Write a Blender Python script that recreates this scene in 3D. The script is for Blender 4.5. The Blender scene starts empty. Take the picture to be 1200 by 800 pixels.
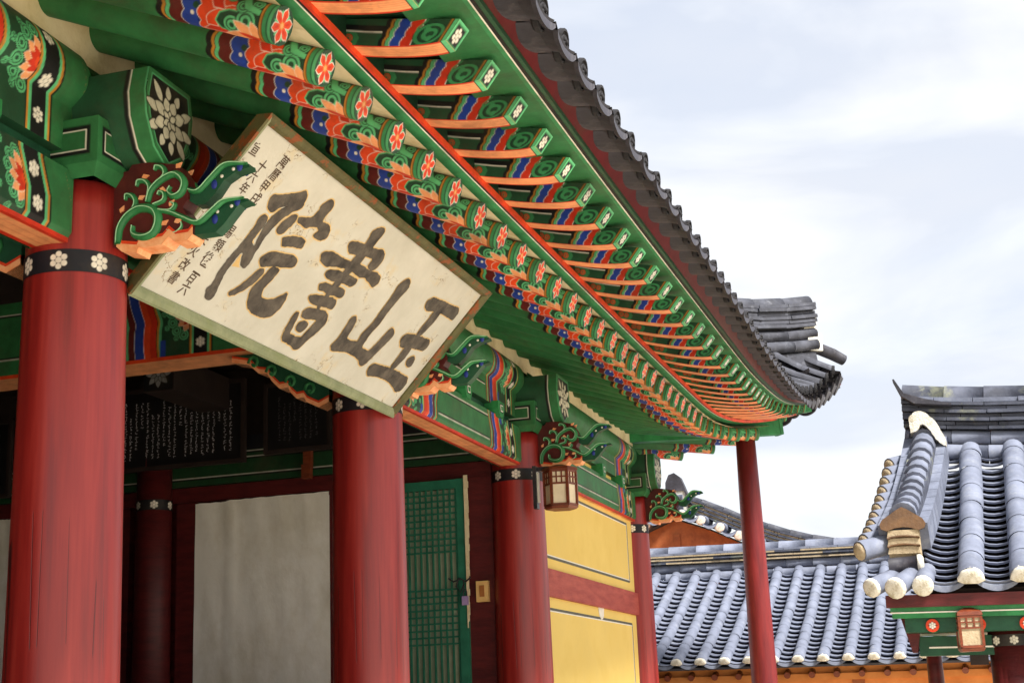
import bpy, bmesh, math, random
import numpy as np
from mathutils import Matrix, Vector

random.seed(7)
RNG = np.random.RandomState(11)
SC = bpy.context.scene
COL = SC.collection

# ------------------------------------------------------------------ camera
def _n(v):
    return v / np.linalg.norm(v)
FPX = 1686.0
_Y = _n(np.array([540.0, 405.0, FPX]))
_U = np.array([-270.0, -6660.0, FPX]); _U = _U / np.linalg.norm(_U)
_U = _n(_U - _Y * (_U @ _Y))
_X = np.cross(_U, _Y)
if _X[0] < 0: _X = -_X
CM = np.array([_X, _Y, _U])
cam_d = bpy.data.cameras.new('camera')
cam = bpy.data.objects.new('camera', cam_d); COL.objects.link(cam)
cx_, cy_, cz_ = CM @ np.array([1, 0, 0]), CM @ np.array([0, -1, 0]), CM @ np.array([0, 0, -1])
cam.matrix_world = Matrix(((cx_[0], cy_[0], cz_[0], 0), (cx_[1], cy_[1], cz_[1], 0), (cx_[2], cy_[2], cz_[2], 0), (0, 0, 0, 1)))
cam_d.sensor_width = 36; cam_d.lens = 36 * FPX / 1200.0
cam_d.clip_start = 0.05; cam_d.clip_end = 2000
SC.camera = cam

# ------------------------------------------------------------------ light
SUN_EL, SUN_AZ = math.radians(50), math.radians(122)      # azimuth from +Y towards +X
sun_d = bpy.data.lights.new('sun', 'SUN'); sun_d.energy = 3.7; sun_d.angle = math.radians(12)
sun_d.color = (1.0, 0.96, 0.9)
sun = bpy.data.objects.new('sun', sun_d); COL.objects.link(sun)
sdir = Vector((math.sin(SUN_AZ) * math.cos(SUN_EL), math.cos(SUN_AZ) * math.cos(SUN_EL), math.sin(SUN_EL)))
sun.rotation_euler = sdir.to_track_quat('Z', 'Y').to_euler()
sun.location = sdir * 40
W_ = bpy.data.worlds.new('World'); SC.world = W_; W_.use_nodes = True
nt = W_.node_tree; nt.nodes.clear()
wo = nt.nodes.new('ShaderNodeOutputWorld'); bg = nt.nodes.new('ShaderNodeBackground'); bg.inputs[1].default_value = 0.1
sky = nt.nodes.new('ShaderNodeTexSky'); sky.sky_type = 'NISHITA'; sky.sun_disc = False
sky.sun_elevation = SUN_EL; sky.sun_rotation = SUN_AZ
tc = nt.nodes.new('ShaderNodeTexCoord'); mp = nt.nodes.new('ShaderNodeMapping'); mp.inputs['Scale'].default_value = (1.6, 1.6, 4.2)
nz = nt.nodes.new('ShaderNodeTexNoise'); nz.inputs['Scale'].default_value = 2.2; nz.inputs['Detail'].default_value = 5; nz.inputs['Roughness'].default_value = 0.5
cr = nt.nodes.new('ShaderNodeValToRGB')
cr.color_ramp.elements[0].position = 0.36; cr.color_ramp.elements[0].color = (0.80, 0.80, 0.80, 1)
cr.color_ramp.elements[1].position = 0.62; cr.color_ramp.elements[1].color = (0.97, 0.97, 0.97, 1)
mx = nt.nodes.new('ShaderNodeMixRGB')
n_2 = nt.nodes.new('ShaderNodeTexNoise'); n_2.inputs['Scale'].default_value = 2.4; n_2.inputs['Detail'].default_value = 6; n_2.inputs['Distortion'].default_value = 0.4
c_2 = nt.nodes.new('ShaderNodeValToRGB'); c_2.color_ramp.elements[0].position = 0.40; c_2.color_ramp.elements[0].color = (3.35, 3.50, 3.84, 1); c_2.color_ramp.elements[1].position = 0.58; c_2.color_ramp.elements[1].color = (4.35, 4.38, 4.42, 1)
nt.links.new(mp.outputs[0], n_2.inputs['Vector']); nt.links.new(n_2.outputs['Fac'], c_2.inputs[0]); nt.links.new(c_2.outputs[0], mx.inputs[2])
L = nt.links.new
L(tc.outputs['Generated'], mp.inputs['Vector']); L(mp.outputs[0], nz.inputs['Vector']); L(nz.outputs['Fac'], cr.inputs[0])
L(cr.outputs[0], mx.inputs[0]); L(sky.outputs[0], mx.inputs[1]); L(mx.outputs[0], bg.inputs[0]); L(bg.outputs[0], wo.inputs[0])
SC.view_settings.view_transform = 'Standard'; SC.view_settings.look = 'None'
SC.view_settings.gamma = 1; SC.view_settings.exposure = 1.34
SC.render.engine = 'CYCLES'
SC.cycles.max_bounces = 8; SC.cycles.diffuse_bounces = 5

# ------------------------------------------------------------------ colours and materials
def lin(c):
    c = np.asarray(c, float) / 255.0
    return np.where(c <= 0.04045, c / 12.92, ((c + 0.055) / 1.055) ** 2.4)
GREEN = lin((48, 114, 66)); DGREEN = lin((28, 68, 44)); LGREEN = lin((96, 190, 130)); MGREEN = lin((60, 140, 88))
ORANGE = lin((228, 72, 28)); RED = lin((205, 50, 24)); PEACH = lin((246, 166, 112)); BLUE = lin((36, 66, 160))
MAROON = lin((96, 30, 26)); OCHRE = lin((196, 132, 48)); BLACK = lin((16, 15, 18)); WHITE = lin((236, 230, 216))
TEAL = lin((60, 120, 110))

def base_mat(name, rough=0.6, spec=0.4):
    m = bpy.data.materials.new(name); m.use_nodes = True
    b = m.node_tree.nodes['Principled BSDF']
    b.inputs['Roughness'].default_value = rough
    b.inputs['Specular IOR Level'].default_value = spec
    return m, m.node_tree, b

def mk(name, c1, c2=None, scale=4.0, stretch=(1, 1, 1), rough=0.65, bump=0.15, bscale=None, spec=0.35, lo=0.35, hi=0.68, detail=6, c3=None, s3=0.6, lo3=0.5, hi3=0.62, coord='Object'):
    m, t, b = base_mat(name, rough, spec)
    N = t.nodes; K = t.links.new
    c2 = c1 if c2 is None else c2
    tc = N.new('ShaderNodeTexCoord'); mp = N.new('ShaderNodeMapping'); mp.inputs['Scale'].default_value = stretch
    K(tc.outputs[coord], mp.inputs['Vector'])
    nz = N.new('ShaderNodeTexNoise'); nz.inputs['Scale'].default_value = scale; nz.inputs['Detail'].default_value = detail; nz.inputs['Roughness'].default_value = 0.62
    K(mp.outputs[0], nz.inputs['Vector'])
    cr = N.new('ShaderNodeValToRGB'); cr.color_ramp.elements[0].position = lo; cr.color_ramp.elements[1].position = hi
    cr.color_ramp.elements[0].color = (*lin(c1), 1); cr.color_ramp.elements[1].color = (*lin(c2), 1)
    K(nz.outputs['Fac'], cr.inputs[0]); out = cr.outputs[0]
    if c3 is not None:
        n3 = N.new('ShaderNodeTexNoise'); n3.inputs['Scale'].default_value = s3; n3.inputs['Detail'].default_value = 8; n3.inputs['Roughness'].default_value = 0.7
        K(mp.outputs[0], n3.inputs['Vector'])
        r3 = N.new('ShaderNodeMapRange'); r3.inputs[1].default_value = lo3; r3.inputs[2].default_value = hi3
        K(n3.outputs['Fac'], r3.inputs[0])
        mm = N.new('ShaderNodeMixRGB'); mm.inputs[2].default_value = (*lin(c3), 1)
        K(r3.outputs[0], mm.inputs[0]); K(out, mm.inputs[1]); out = mm.outputs[0]
    K(out, b.inputs['Base Color'])
    if bump:
        bp = N.new('ShaderNodeBump'); bp.inputs['Strength'].default_value = bump; bp.inputs['Distance'].default_value = 0.01
        nb = N.new('ShaderNodeTexNoise'); nb.inputs['Scale'].default_value = bscale or scale * 6; nb.inputs['Detail'].default_value = 4
        K(mp.outputs[0], nb.inputs['Vector']); K(nb.outputs['Fac'], bp.inputs['Height']); K(bp.outputs[0], b.inputs['Normal'])
    return m

def paint_mat(name, rough=0.55, wear=0.35):
    m, t, b = base_mat(name, rough, 0.35)
    N = t.nodes; K = t.links.new
    at = N.new('ShaderNodeAttribute'); at.attribute_name = 'Col'
    tc = N.new('ShaderNodeTexCoord'); oi = N.new('ShaderNodeObjectInfo')
    ad = N.new('ShaderNodeVectorMath'); ad.operation = 'ADD'
    sc = N.new('ShaderNodeVectorMath'); sc.operation = 'SCALE'; sc.inputs[3].default_value = 30
    cmb = N.new('ShaderNodeCombineXYZ'); K(oi.outputs['Random'], cmb.inputs[0]); K(oi.outputs['Random'], cmb.inputs[1])
    K(cmb.outputs[0], sc.inputs[0]); K(tc.outputs['Object'], ad.inputs[0]); K(sc.outputs[0], ad.inputs[1])
    nz = N.new('ShaderNodeTexNoise'); nz.inputs['Scale'].default_value = 9; nz.inputs['Detail'].default_value = 7; nz.inputs['Roughness'].default_value = 0.65
    K(ad.outputs[0], nz.inputs['Vector'])
    mr = N.new('ShaderNodeMapRange'); mr.inputs[1].default_value = 0.3; mr.inputs[2].default_value = 0.7
    mr.inputs[3].default_value = 1 - wear; mr.inputs[4].default_value = 1.12
    K(nz.outputs['Fac'], mr.inputs[0])
    mu = N.new('ShaderNodeVectorMath'); mu.operation = 'SCALE'; K(at.outputs['Color'], mu.inputs[0]); K(mr.outputs[0], mu.inputs[3])
    ng = N.new('ShaderNodeTexNoise'); ng.inputs['Scale'].default_value = 2.6; ng.inputs['Detail'].default_value = 9; ng.inputs['Roughness'].default_value = .72; K(ad.outputs[0], ng.inputs['Vector'])
    rg = N.new('ShaderNodeMapRange'); rg.inputs[1].default_value = .50; rg.inputs[2].default_value = .72; rg.inputs[3].default_value = 0; rg.inputs[4].default_value = .55; K(ng.outputs['Fac'], rg.inputs[0])
    gm_ = N.new('ShaderNodeMixRGB'); gm_.inputs[2].default_value = (*lin((70, 60, 44)), 1); K(rg.outputs[0], gm_.inputs[0]); K(mu.outputs[0], gm_.inputs[1])
    hv = N.new('ShaderNodeHueSaturation'); vr = N.new('ShaderNodeMapRange'); vr.inputs[3].default_value = .88; vr.inputs[4].default_value = 1.12; K(oi.outputs['Random'], vr.inputs[0]); K(vr.outputs[0], hv.inputs['Value']); K(gm_.outputs[0], hv.inputs['Color'])
    K(hv.outputs[0], b.inputs['Base Color'])
    bp = N.new('ShaderNodeBump'); bp.inputs['Strength'].default_value = 0.15; bp.inputs['Distance'].default_value = 0.004
    n2 = N.new('ShaderNodeTexNoise'); n2.inputs['Scale'].default_value = 60; K(ad.outputs[0], n2.inputs['Vector'])
    K(n2.outputs['Fac'], bp.inputs['Height']); K(bp.outputs[0], b.inputs['Normal'])
    return m

M_ = {}
M_['paint'] = paint_mat('painted_timber')

def column_mat():
    m, t, b = base_mat('red_lacquered_column', 0.36, 0.6)
    N = t.nodes; K = t.links.new
    tc = N.new('ShaderNodeTexCoord'); mp = N.new('ShaderNodeMapping'); mp.inputs['Scale'].default_value = (7, 7, 0.35)
    K(tc.outputs['Object'], mp.inputs['Vector'])
    nz = N.new('ShaderNodeTexNoise'); nz.inputs['Scale'].default_value = 2.4; nz.inputs['Detail'].default_value = 8; nz.inputs['Roughness'].default_value = 0.6
    K(mp.outputs[0], nz.inputs['Vector'])
    cr = N.new('ShaderNodeValToRGB')
    e = cr.color_ramp.elements; e[0].position = 0.3; e[0].color = (*lin((112, 25, 24)), 1); e[1].position = 0.72; e[1].color = (*lin((164, 50, 42)), 1)
    x = e.new(0.5); x.color = (*lin((142, 34, 30)), 1)
    K(nz.outputs['Fac'], cr.inputs[0])
    mp2 = N.new('ShaderNodeMapping'); mp2.inputs['Scale'].default_value = (1, 1, 0.02); K(tc.outputs['Object'], mp2.inputs['Vector'])
    n2 = N.new('ShaderNodeTexNoise'); n2.inputs['Scale'].default_value = 8; n2.inputs['Detail'].default_value = 1; K(mp2.outputs[0], n2.inputs['Vector'])
    # narrow drying cracks where the stretched noise crosses a level
    s1 = N.new('ShaderNodeMath'); s1.operation = 'SUBTRACT'; s1.inputs[1].default_value = 0.5; K(n2.outputs['Fac'], s1.inputs[0])
    a1 = N.new('ShaderNodeMath'); a1.operation = 'ABSOLUTE'; K(s1.outputs[0], a1.inputs[0])
    r1 = N.new('ShaderNodeMapRange'); r1.inputs[1].default_value = 0.002; r1.inputs[2].default_value = 0.009
    nm = N.new('ShaderNodeTexNoise'); nm.inputs['Scale'].default_value = 1.1; nm.inputs['Detail'].default_value = 1; K(tc.outputs['Object'], nm.inputs['Vector'])
    rm_ = N.new('ShaderNodeMapRange'); rm_.inputs[1].default_value = .47; rm_.inputs[2].default_value = .56; rm_.inputs[3].default_value = .05; rm_.inputs[4].default_value = 0; K(nm.outputs['Fac'], rm_.inputs[0])
    am_ = N.new('ShaderNodeMath'); am_.operation = 'ADD'; K(a1.outputs[0], am_.inputs[0]); K(rm_.outputs[0], am_.inputs[1]); K(am_.outputs[0], r1.inputs[0])
    mm = N.new('ShaderNodeMixRGB'); mm.inputs[1].default_value = (*lin((60, 20, 20)), 1); K(r1.outputs[0], mm.inputs[0]); K(cr.outputs[0], mm.inputs[2])
    K(mm.outputs[0], b.inputs['Base Color'])
    rr = N.new('ShaderNodeMapRange'); rr.inputs[3].default_value = 0.26; rr.inputs[4].default_value = 0.5; K(nz.outputs['Fac'], rr.inputs[0]); K(rr.outputs[0], b.inputs['Roughness'])
    bp = N.new('ShaderNodeBump'); bp.inputs['Strength'].default_value = 0.35; bp.inputs['Distance'].default_value = 0.006
    ma = N.new('ShaderNodeMath'); ma.operation = 'MULTIPLY_ADD'; ma.inputs[1].default_value = 0.35; K(nz.outputs['Fac'], ma.inputs[0]); K(r1.outputs[0], ma.inputs[2])
    K(ma.outputs[0], bp.inputs['Height']); K(bp.outputs[0], b.inputs['Normal'])
    return m
M_['column'] = column_mat()
M_['darkred'] = mk('dark_red_timber', (70, 18, 20), (94, 28, 28), 5, (1, 1, 4), 0.5, 0.2)
M_['tilemid'] = mk('slate_grey_roof_tile', (54, 55, 62), (80, 82, 92), 6, (1, 1, 1), 0.75, 0.35, c3=(104, 106, 114), s3=8, lo3=.55, hi3=.72)
M_['tiledark'] = mk('shaded_tile_end', (26, 25, 28), (40, 39, 43), 9, rough=0.8, bump=0.3)  # near-black base colour paints in the shade on the eave tile ends
M_['floorwood'] = mk('worn_floor_boards', (150, 112, 78), (182, 144, 104), 4, (1, 6, 1), 0.6, 0.2)
M_['postred'] = mk('backlit_red_post', (92, 22, 26), (120, 34, 34), 5, (3, 3, .4), 0.45, 0.2)  # column red darkened; the post's backlit shade is put into the colour
M_['redbeam'] = mk('worn_red_beam', (150, 58, 50), (178, 84, 70), 7, (1, .5, 3), 0.6, 0.4)
M_['green'] = mk('green_timber', (32, 104, 56), (52, 140, 80), 6, (1, 1, 1), 0.5, 0.2)
M_['dgreen'] = mk('dark_green_timber', (18, 62, 42), (30, 84, 58), 6, (1, 1, 1), 0.5, 0.2)
M_['black'] = mk('black_paint', (14, 14, 16), (24, 24, 26), 8, rough=0.45, bump=0.05)
M_['white'] = mk('white_paint', (222, 218, 206), (238, 234, 224), 12, rough=0.5, bump=0.05)
M_['maroon'] = mk('maroon_timber', (70, 22, 22), (98, 34, 30), 8, rough=0.5, bump=0.15)
M_['peach'] = mk('peach_paint', (238, 150, 96), (250, 186, 138), 30, (1, 1, 1), 0.5, 0.05)
M_['orange'] = mk('orange_red_paint', (208, 56, 26), (226, 78, 34), 12, rough=0.5, bump=0.05)
M_['vine'] = mk('vine_green_paint', (34, 108, 60), (58, 136, 82), 14, rough=0.45, bump=0.05)
M_['vine_light'] = mk('pale_vine_line', (150, 205, 160), (170, 215, 175), 14, rough=0.45, bump=0.0)
M_['blue'] = mk('blue_paint', (34, 48, 130), (44, 62, 150), 14, rough=0.5, bump=0.0)
M_['cream'] = mk('cream_plaster', (214, 198, 158), (232, 218, 184), 5, rough=0.85, bump=0.4, c3=(196, 178, 136), s3=2.2)
M_['yellow'] = mk('yellow_plaster_wall', (225, 194, 106), (232, 203, 118), 3, rough=0.85, bump=0.12, bscale=40, c3=(218, 188, 104), s3=1.5, lo3=.5, hi3=.75)
M_['paper'] = mk('aged_door_paper', (240, 237, 228), (244, 242, 235), 3, (1, 1, .6), 0.85, 0.35, bscale=14, c3=(206, 198, 176), s3=1.3, lo3=.45, hi3=.75)
M_['ink'] = mk('faded_ink', (72, 66, 60), (104, 96, 86), 14, rough=0.8, bump=0.4, c3=(46, 42, 40), s3=9, lo3=.5, hi3=.7)
M_['inkedge'] = mk('ochre_edge_of_strokes', (206, 172, 112), (222, 190, 134), 14, rough=0.8, bump=0.1)
M_['smallink'] = mk('small_ink', (70, 54, 42), (96, 76, 60), 20, rough=0.8, bump=0.1)
M_['signpanel'] = mk('weathered_cream_board', (190, 187, 175), (206, 203, 192), 3, (1, 1, 1), 0.8, 0.35, bscale=26, c3=(204, 188, 154), s3=5, lo3=.55, hi3=.72)
def add_cracks(m, scale, thr, col, stretch=(1, 1, 1)):
    t = m.node_tree; N = t.nodes; K = t.links.new; b = N['Principled BSDF']; src = b.inputs['Base Color'].links[0].from_socket
    tc = N.new('ShaderNodeTexCoord'); mp = N.new('ShaderNodeMapping'); mp.inputs['Scale'].default_value = stretch; K(tc.outputs['Object'], mp.inputs['Vector'])
    n1 = N.new('ShaderNodeTexNoise'); n1.inputs['Scale'].default_value = scale; n1.inputs['Detail'].default_value = 5; n1.inputs['Roughness'].default_value = .55; K(mp.outputs[0], n1.inputs['Vector'])
    s = N.new('ShaderNodeMath'); s.operation = 'SUBTRACT'; s.inputs[1].default_value = .5; K(n1.outputs['Fac'], s.inputs[0])
    a = N.new('ShaderNodeMath'); a.operation = 'ABSOLUTE'; K(s.outputs[0], a.inputs[0])
    r = N.new('ShaderNodeMapRange'); r.inputs[1].default_value = thr * .3; r.inputs[2].default_value = thr; r.inputs[3].default_value = 1; r.inputs[4].default_value = 0; K(a.outputs[0], r.inputs[0])
    n2 = N.new('ShaderNodeTexNoise'); n2.inputs['Scale'].default_value = scale * .7; n2.inputs['Detail'].default_value = 3; K(tc.outputs['Object'], n2.inputs['Vector'])
    r2 = N.new('ShaderNodeMapRange'); r2.inputs[1].default_value = .54; r2.inputs[2].default_value = .60; K(n2.outputs['Fac'], r2.inputs[0])
    mu = N.new('ShaderNodeMath'); mu.operation = 'MULTIPLY'; K(r.outputs[0], mu.inputs[0]); K(r2.outputs[0], mu.inputs[1])
    mm = N.new('ShaderNodeMixRGB'); mm.inputs[2].default_value = (*lin(col), 1); K(mu.outputs[0], mm.inputs[0]); K(src, mm.inputs[1]); K(mm.outputs[0], b.inputs['Base Color'])
add_cracks(M_['signpanel'], 7.0, .007, (122, 100, 70))
M_['signframe'] = mk('olive_painted_frame', (78, 75, 44), (102, 98, 60), 8, rough=0.6, bump=0.3, c3=(136, 74, 36), s3=11, lo3=.54, hi3=.58)
M_['signrim'] = mk('pale_green_frame_edge', (122, 130, 98), (148, 153, 120), 9, rough=0.7, bump=0.4, c3=(128, 136, 96), s3=4)
M_['tile'] = mk('blue_grey_roof_tile', (94, 99, 114), (122, 128, 146), 5, (1, 1, 1), 0.75, 0.3, c3=(132, 136, 146), s3=7, lo3=.55, hi3=.72)
M_['tileold'] = mk('shaded_weathered_tile', (40, 39, 45), (64, 63, 72), 5, (1, 1, 1), 0.6, 0.35, c3=(98, 95, 98), s3=4, lo3=.56, hi3=.74)  # base tone darkened for eave tiles seen in shade; paler patches are weathering
M_['tileflat'] = mk('ridge_tile_with_lichen', (52, 55, 66), (84, 88, 102), 6, (1, 1, 1), 0.75, 0.3, c3=(116, 118, 102), s3=5, lo3=.55, hi3=.68)
M_['lime'] = mk('lime_plaster_tile_end', (204, 200, 188), (222, 218, 208), 14, rough=0.9, bump=0.6, c3=(160, 150, 124), s3=11, lo3=.5, hi3=.68)
M_['claytile'] = mk('brown_clay_tile', (74, 52, 34), (108, 78, 48), 8, rough=0.6, bump=0.3)
M_['mortar'] = mk('tan_mortar', (160, 142, 114), (182, 166, 138), 12, rough=0.9, bump=0.5)
M_['orangewall'] = mk('orange_brown_timber_wall', (192, 116, 56), (214, 140, 76), 3, rough=0.8, bump=0.2)
M_['orangewood'] = mk('orange_brown_gable_board', (132, 72, 38), (168, 98, 54), 5, (1, 1, 1), 0.6, 0.3)
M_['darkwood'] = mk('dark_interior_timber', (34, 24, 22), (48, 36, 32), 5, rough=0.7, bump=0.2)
M_['blackboard'] = mk('black_inscription_board', (14, 12, 14), (22, 20, 22), 6, rough=0.5, bump=0.1)
M_['stonetext'] = mk('pale_carved_writing', (186, 182, 186), (216, 212, 216), 20, rough=0.7, bump=0)
M_['dimtext'] = mk('dim_carved_writing', (74, 72, 76), (92, 90, 94), 20, rough=0.7, bump=0)
M_['lanternwood'] = mk('varnished_lantern_wood', (96, 44, 26), (128, 62, 36), 12, (1, 1, 4), 0.4, 0.2)
M_['lanternpaper'] = mk('lantern_paper', (224, 208, 176), (236, 222, 194), 14, rough=0.8, bump=0.1)
M_['ground'] = mk('pale_sandy_ground', (212, 200, 176), (228, 217, 195), 1.2, rough=0.95, bump=0.4, bscale=60)
M_['stone'] = mk('granite_platform', (120, 116, 108), (150, 146, 138), 9, rough=0.85, bump=0.4, bscale=40)
M_['latticegreen'] = mk('teal_green_lattice', (30, 96, 74), (44, 118, 92), 8, rough=0.5, bump=0.1)
M_['latticepaper'] = mk('grey_lattice_paper', (128, 140, 116), (150, 158, 136), 6, rough=0.9, bump=0.1)
M_['metal'] = mk('dark_metal', (40, 40, 44), (60, 60, 64), 10, rough=0.35, bump=0.05)
M_['purple'] = mk('lilac_padlock_body', (150, 128, 176), (168, 146, 190), 10, rough=0.35, bump=0.0)
M_['boxwood'] = mk('pale_wooden_box', (214, 172, 104), (230, 190, 126), 10, rough=0.5, bump=0.1)
M_['boxdark'] = mk('brown_wooden_plate', (150, 92, 44), (170, 108, 56), 10, rough=0.5, bump=0.1)

# ------------------------------------------------------------------ objects
WM = {}
def W(o): return WM.get(o.name, Matrix.Identity(4))
def place(o, parent, world):
    if parent is not None:
        o.parent = parent; o.matrix_local = W(parent).inverted() @ world
    else:
        o.matrix_world = world
    WM[o.name] = world.copy()
def tagp(o, label=None, cat=None, group=None, kind=None):
    if label: o['label'] = label
    if cat: o['category'] = cat
    if group: o['group'] = group
    if kind: o['kind'] = kind
    return o
def thing(name, loc, label, cat, group=None, rotz=0.0):
    o = bpy.data.objects.new(name, None); COL.objects.link(o); o.empty_display_size = 0.1
    place(o, None, Matrix.Translation(loc) @ Matrix.Rotation(rotz, 4, 'Z'))
    return tagp(o, label, cat, group)
def link_mesh(name, me, parent, world):
    o = bpy.data.objects.new(name, me); COL.objects.link(o); place(o, parent, world); return o

class MB:
    """collects boxes, prisms, tubes and grids and links them as one mesh"""
    def __init__(s): s.v = []; s.f = []; s.m = []; s.sm = []; s.c = None
    def add(s, vs, fs, mi=0, smooth=False):
        b = len(s.v); s.v += [tuple(map(float, p)) for p in vs]
        for f in fs: s.f.append([b + i for i in f]); s.m.append(mi); s.sm.append(smooth)
        return s
    def box(s, lo, hi, mi=0, mat=None):
        x0, y0, z0 = lo; x1, y1, z1 = hi
        vs = [(x0, y0, z0), (x1, y0, z0), (x1, y1, z0), (x0, y1, z0), (x0, y0, z1), (x1, y0, z1), (x1, y1, z1), (x0, y1, z1)]
        if mat is not None: vs = [tuple(mat @ Vector(p)) for p in vs]
        return s.add(vs, [(0, 3, 2, 1), (4, 5, 6, 7), (0, 1, 5, 4), (1, 2, 6, 5), (2, 3, 7, 6), (3, 0, 4, 7)], mi)
    def bar(s, a, b, w, h, mi=0, up=(0, 0, 1)):
        a = Vector(a); b = Vector(b); d = (b - a); ln = d.length; d.normalize()
        sd = d.cross(Vector(up)).normalized(); u = sd.cross(d)
        M = Matrix((( *sd, 0), (*d, 0), (*u, 0), (0, 0, 0, 1))).transposed(); M.translation = a
        return s.box((-w / 2, 0, -h / 2), (w / 2, ln, h / 2), mi, M)
    def prism(s, poly, fn, t0, t1, mi=0, mi_side=None):
        """poly: 2D outline; fn(a,b,t) -> 3D; caps triangulated through bmesh"""
        n = len(poly); vs = [fn(a, b, t0) for a, b in poly] + [fn(a, b, t1) for a, b in poly]
        tris = tess(poly)
        b0 = len(s.v)
        s.add(vs, [tuple(reversed(t)) for t in tris] + [tuple(i + n for i in t) for t in tris], mi)
        for i in range(n):
            j = (i + 1) % n
            s.f.append([b0 + i, b0 + j, b0 + n + j, b0 + n + i]); s.m.append(mi if mi_side is None else mi_side); s.sm.append(False)
        return s
    def tube(s, path, rad, seg=12, mi=0, caps=True, ang0=0.0, ang1=2 * math.pi, up=(0, 0, 1), mi_cap=None, smooth=True):
        path = [Vector(p) for p in path]; n = len(path)
        rad = [rad] * n if not hasattr(rad, '__len__') else rad
        full = abs(ang1 - ang0) > 6.2; k = seg if full else seg + 1; vs = []
        for i, p in enumerate(path):
            d = (path[min(i + 1, n - 1)] - path[max(i - 1, 0)]).normalized()
            sd = d.cross(Vector(up));
            if sd.length < 1e-5: sd = d.cross(Vector((1, 0, 0)))
            sd.normalize(); u = sd.cross(d)
            for j in range(k):
                a = ang0 + (ang1 - ang0) * j / seg
                vs.append(p + sd * (rad[i] * math.cos(a)) + u * (rad[i] * math.sin(a)))
        fs = []
        for i in range(n - 1):
            for j in range(seg):
                j2 = (j + 1) % k
                fs.append((i * k + j, (i + 1) * k + j, (i + 1) * k + j2, i * k + j2))
        s.add(vs, fs, mi, smooth)
        if caps:
            b = len(s.v) - len(vs)
            for e, rev in ((0, True), (n - 1, False)):
                f = [b + e * k + j for j in range(k)]
                if rev: f.reverse()
                s.f.append(f); s.m.append(mi if mi_cap is None else mi_cap); s.sm.append(False)
        return s
    def lathe(s, prof, seg=24, mi=0, M=None, smooth=True):
        vs = []; k = seg
        for r, z in prof:
            for j in range(k):
                a = 2 * math.pi * j / k; p = Vector((r * math.cos(a), r * math.sin(a), z))
                vs.append(M @ p if M is not None else p)
        fs = [(i * k + j, i * k + (j + 1) % k, (i + 1) * k + (j + 1) % k, (i + 1) * k + j) for i in range(len(prof) - 1) for j in range(k)]
        s.add(vs, fs, mi, smooth); b = len(s.v) - len(vs)
        s.f.append([b + j for j in reversed(range(k))]); s.m.append(mi); s.sm.append(False)
        s.f.append([b + (len(prof) - 1) * k + j for j in range(k)]); s.m.append(mi); s.sm.append(False)
        return s
    def build(s, name, mats, parent=None, world=None, center=True, **tg):
        if not isinstance(mats, (list, tuple)): mats = [mats]
        mats = [M_[m] if isinstance(m, str) else m for m in mats]
        V = np.array(s.v, float)
        c = (V.min(0) + V.max(0)) / 2 if center else np.zeros(3)
        me = bpy.data.meshes.new(name); me.from_pydata((V - c).tolist(), [], s.f)
        for m in mats: me.materials.append(m)
        me.polygons.foreach_set('material_index', s.m); me.polygons.foreach_set('use_smooth', s.sm)
        if len(me.vertices) == 0: return None
        me.update()
        o = link_mesh(name, me, parent, (world or Matrix.Identity(4)) @ Matrix.Translation(Vector(c)))
        return tagp(o, **tg)

def tess(poly):
    from mathutils.geometry import tessellate_polygon
    return [tuple(t) for t in tessellate_polygon([[Vector((a, b, 0)) for a, b in poly]])]

class GB:
    """painted grids: vertices carry their own colour"""
    def __init__(s): s.v = []; s.c = []; s.f = []; s.n = 0
    def grid(s, P, C, flip=False, closed=False):
        nu, nv = P.shape[:2]; C = np.broadcast_to(C, P.shape)
        s.v.append(P.reshape(-1, 3)); s.c.append(C.reshape(-1, 3))
        i, j = np.meshgrid(np.arange(nu - 1), np.arange(nv if closed else nv - 1), indexing='ij')
        j2 = (j + 1) % nv
        q = np.stack([i * nv + j, (i + 1) * nv + j, (i + 1) * nv + j2, i * nv + j2], -1).reshape(-1, 4) + s.n
        if flip: q = q[:, ::-1]
        s.f.append(q); s.n += nu * nv
        return s
    def quad(s, a, b, c, d, col):
        return s.grid(np.array([[a, b], [d, c]], float), np.array(col))
    def mesh(s, name, mat='paint', smooth=False):
        V = np.concatenate(s.v); Cc = np.concatenate(s.c); F = np.concatenate(s.f)
        me = bpy.data.meshes.new(name)
        me.vertices.add(len(V)); me.vertices.foreach_set('co', V.astype(np.float32).ravel())
        me.loops.add(F.size); me.loops.foreach_set('vertex_index', F.astype(np.int32).ravel())
        me.polygons.add(len(F)); me.polygons.foreach_set('loop_start', np.arange(0, F.size, 4, dtype=np.int32))
        me.polygons.foreach_set('loop_total', np.full(len(F), 4, dtype=np.int32))
        me.update(calc_edges=True); me.validate()
        at = me.color_attributes.new('Col', 'FLOAT_COLOR', 'POINT')
        at.data.foreach_set('color', np.concatenate([Cc, np.ones((len(Cc), 1))], 1).astype(np.float32).ravel())
        if smooth: me.polygons.foreach_set('use_smooth', [True] * len(me.polygons))
        me.materials.append(M_[mat])
        return me
    def build(s, name, parent, mat='paint', smooth=False, **tg):
        V = np.concatenate(s.v); c = (V.min(0) + V.max(0)) / 2
        s.v = [v - c for v in s.v]
        return tagp(link_mesh(name, s.mesh(name, mat, smooth), parent, Matrix.Translation(Vector(c))), **tg)

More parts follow.
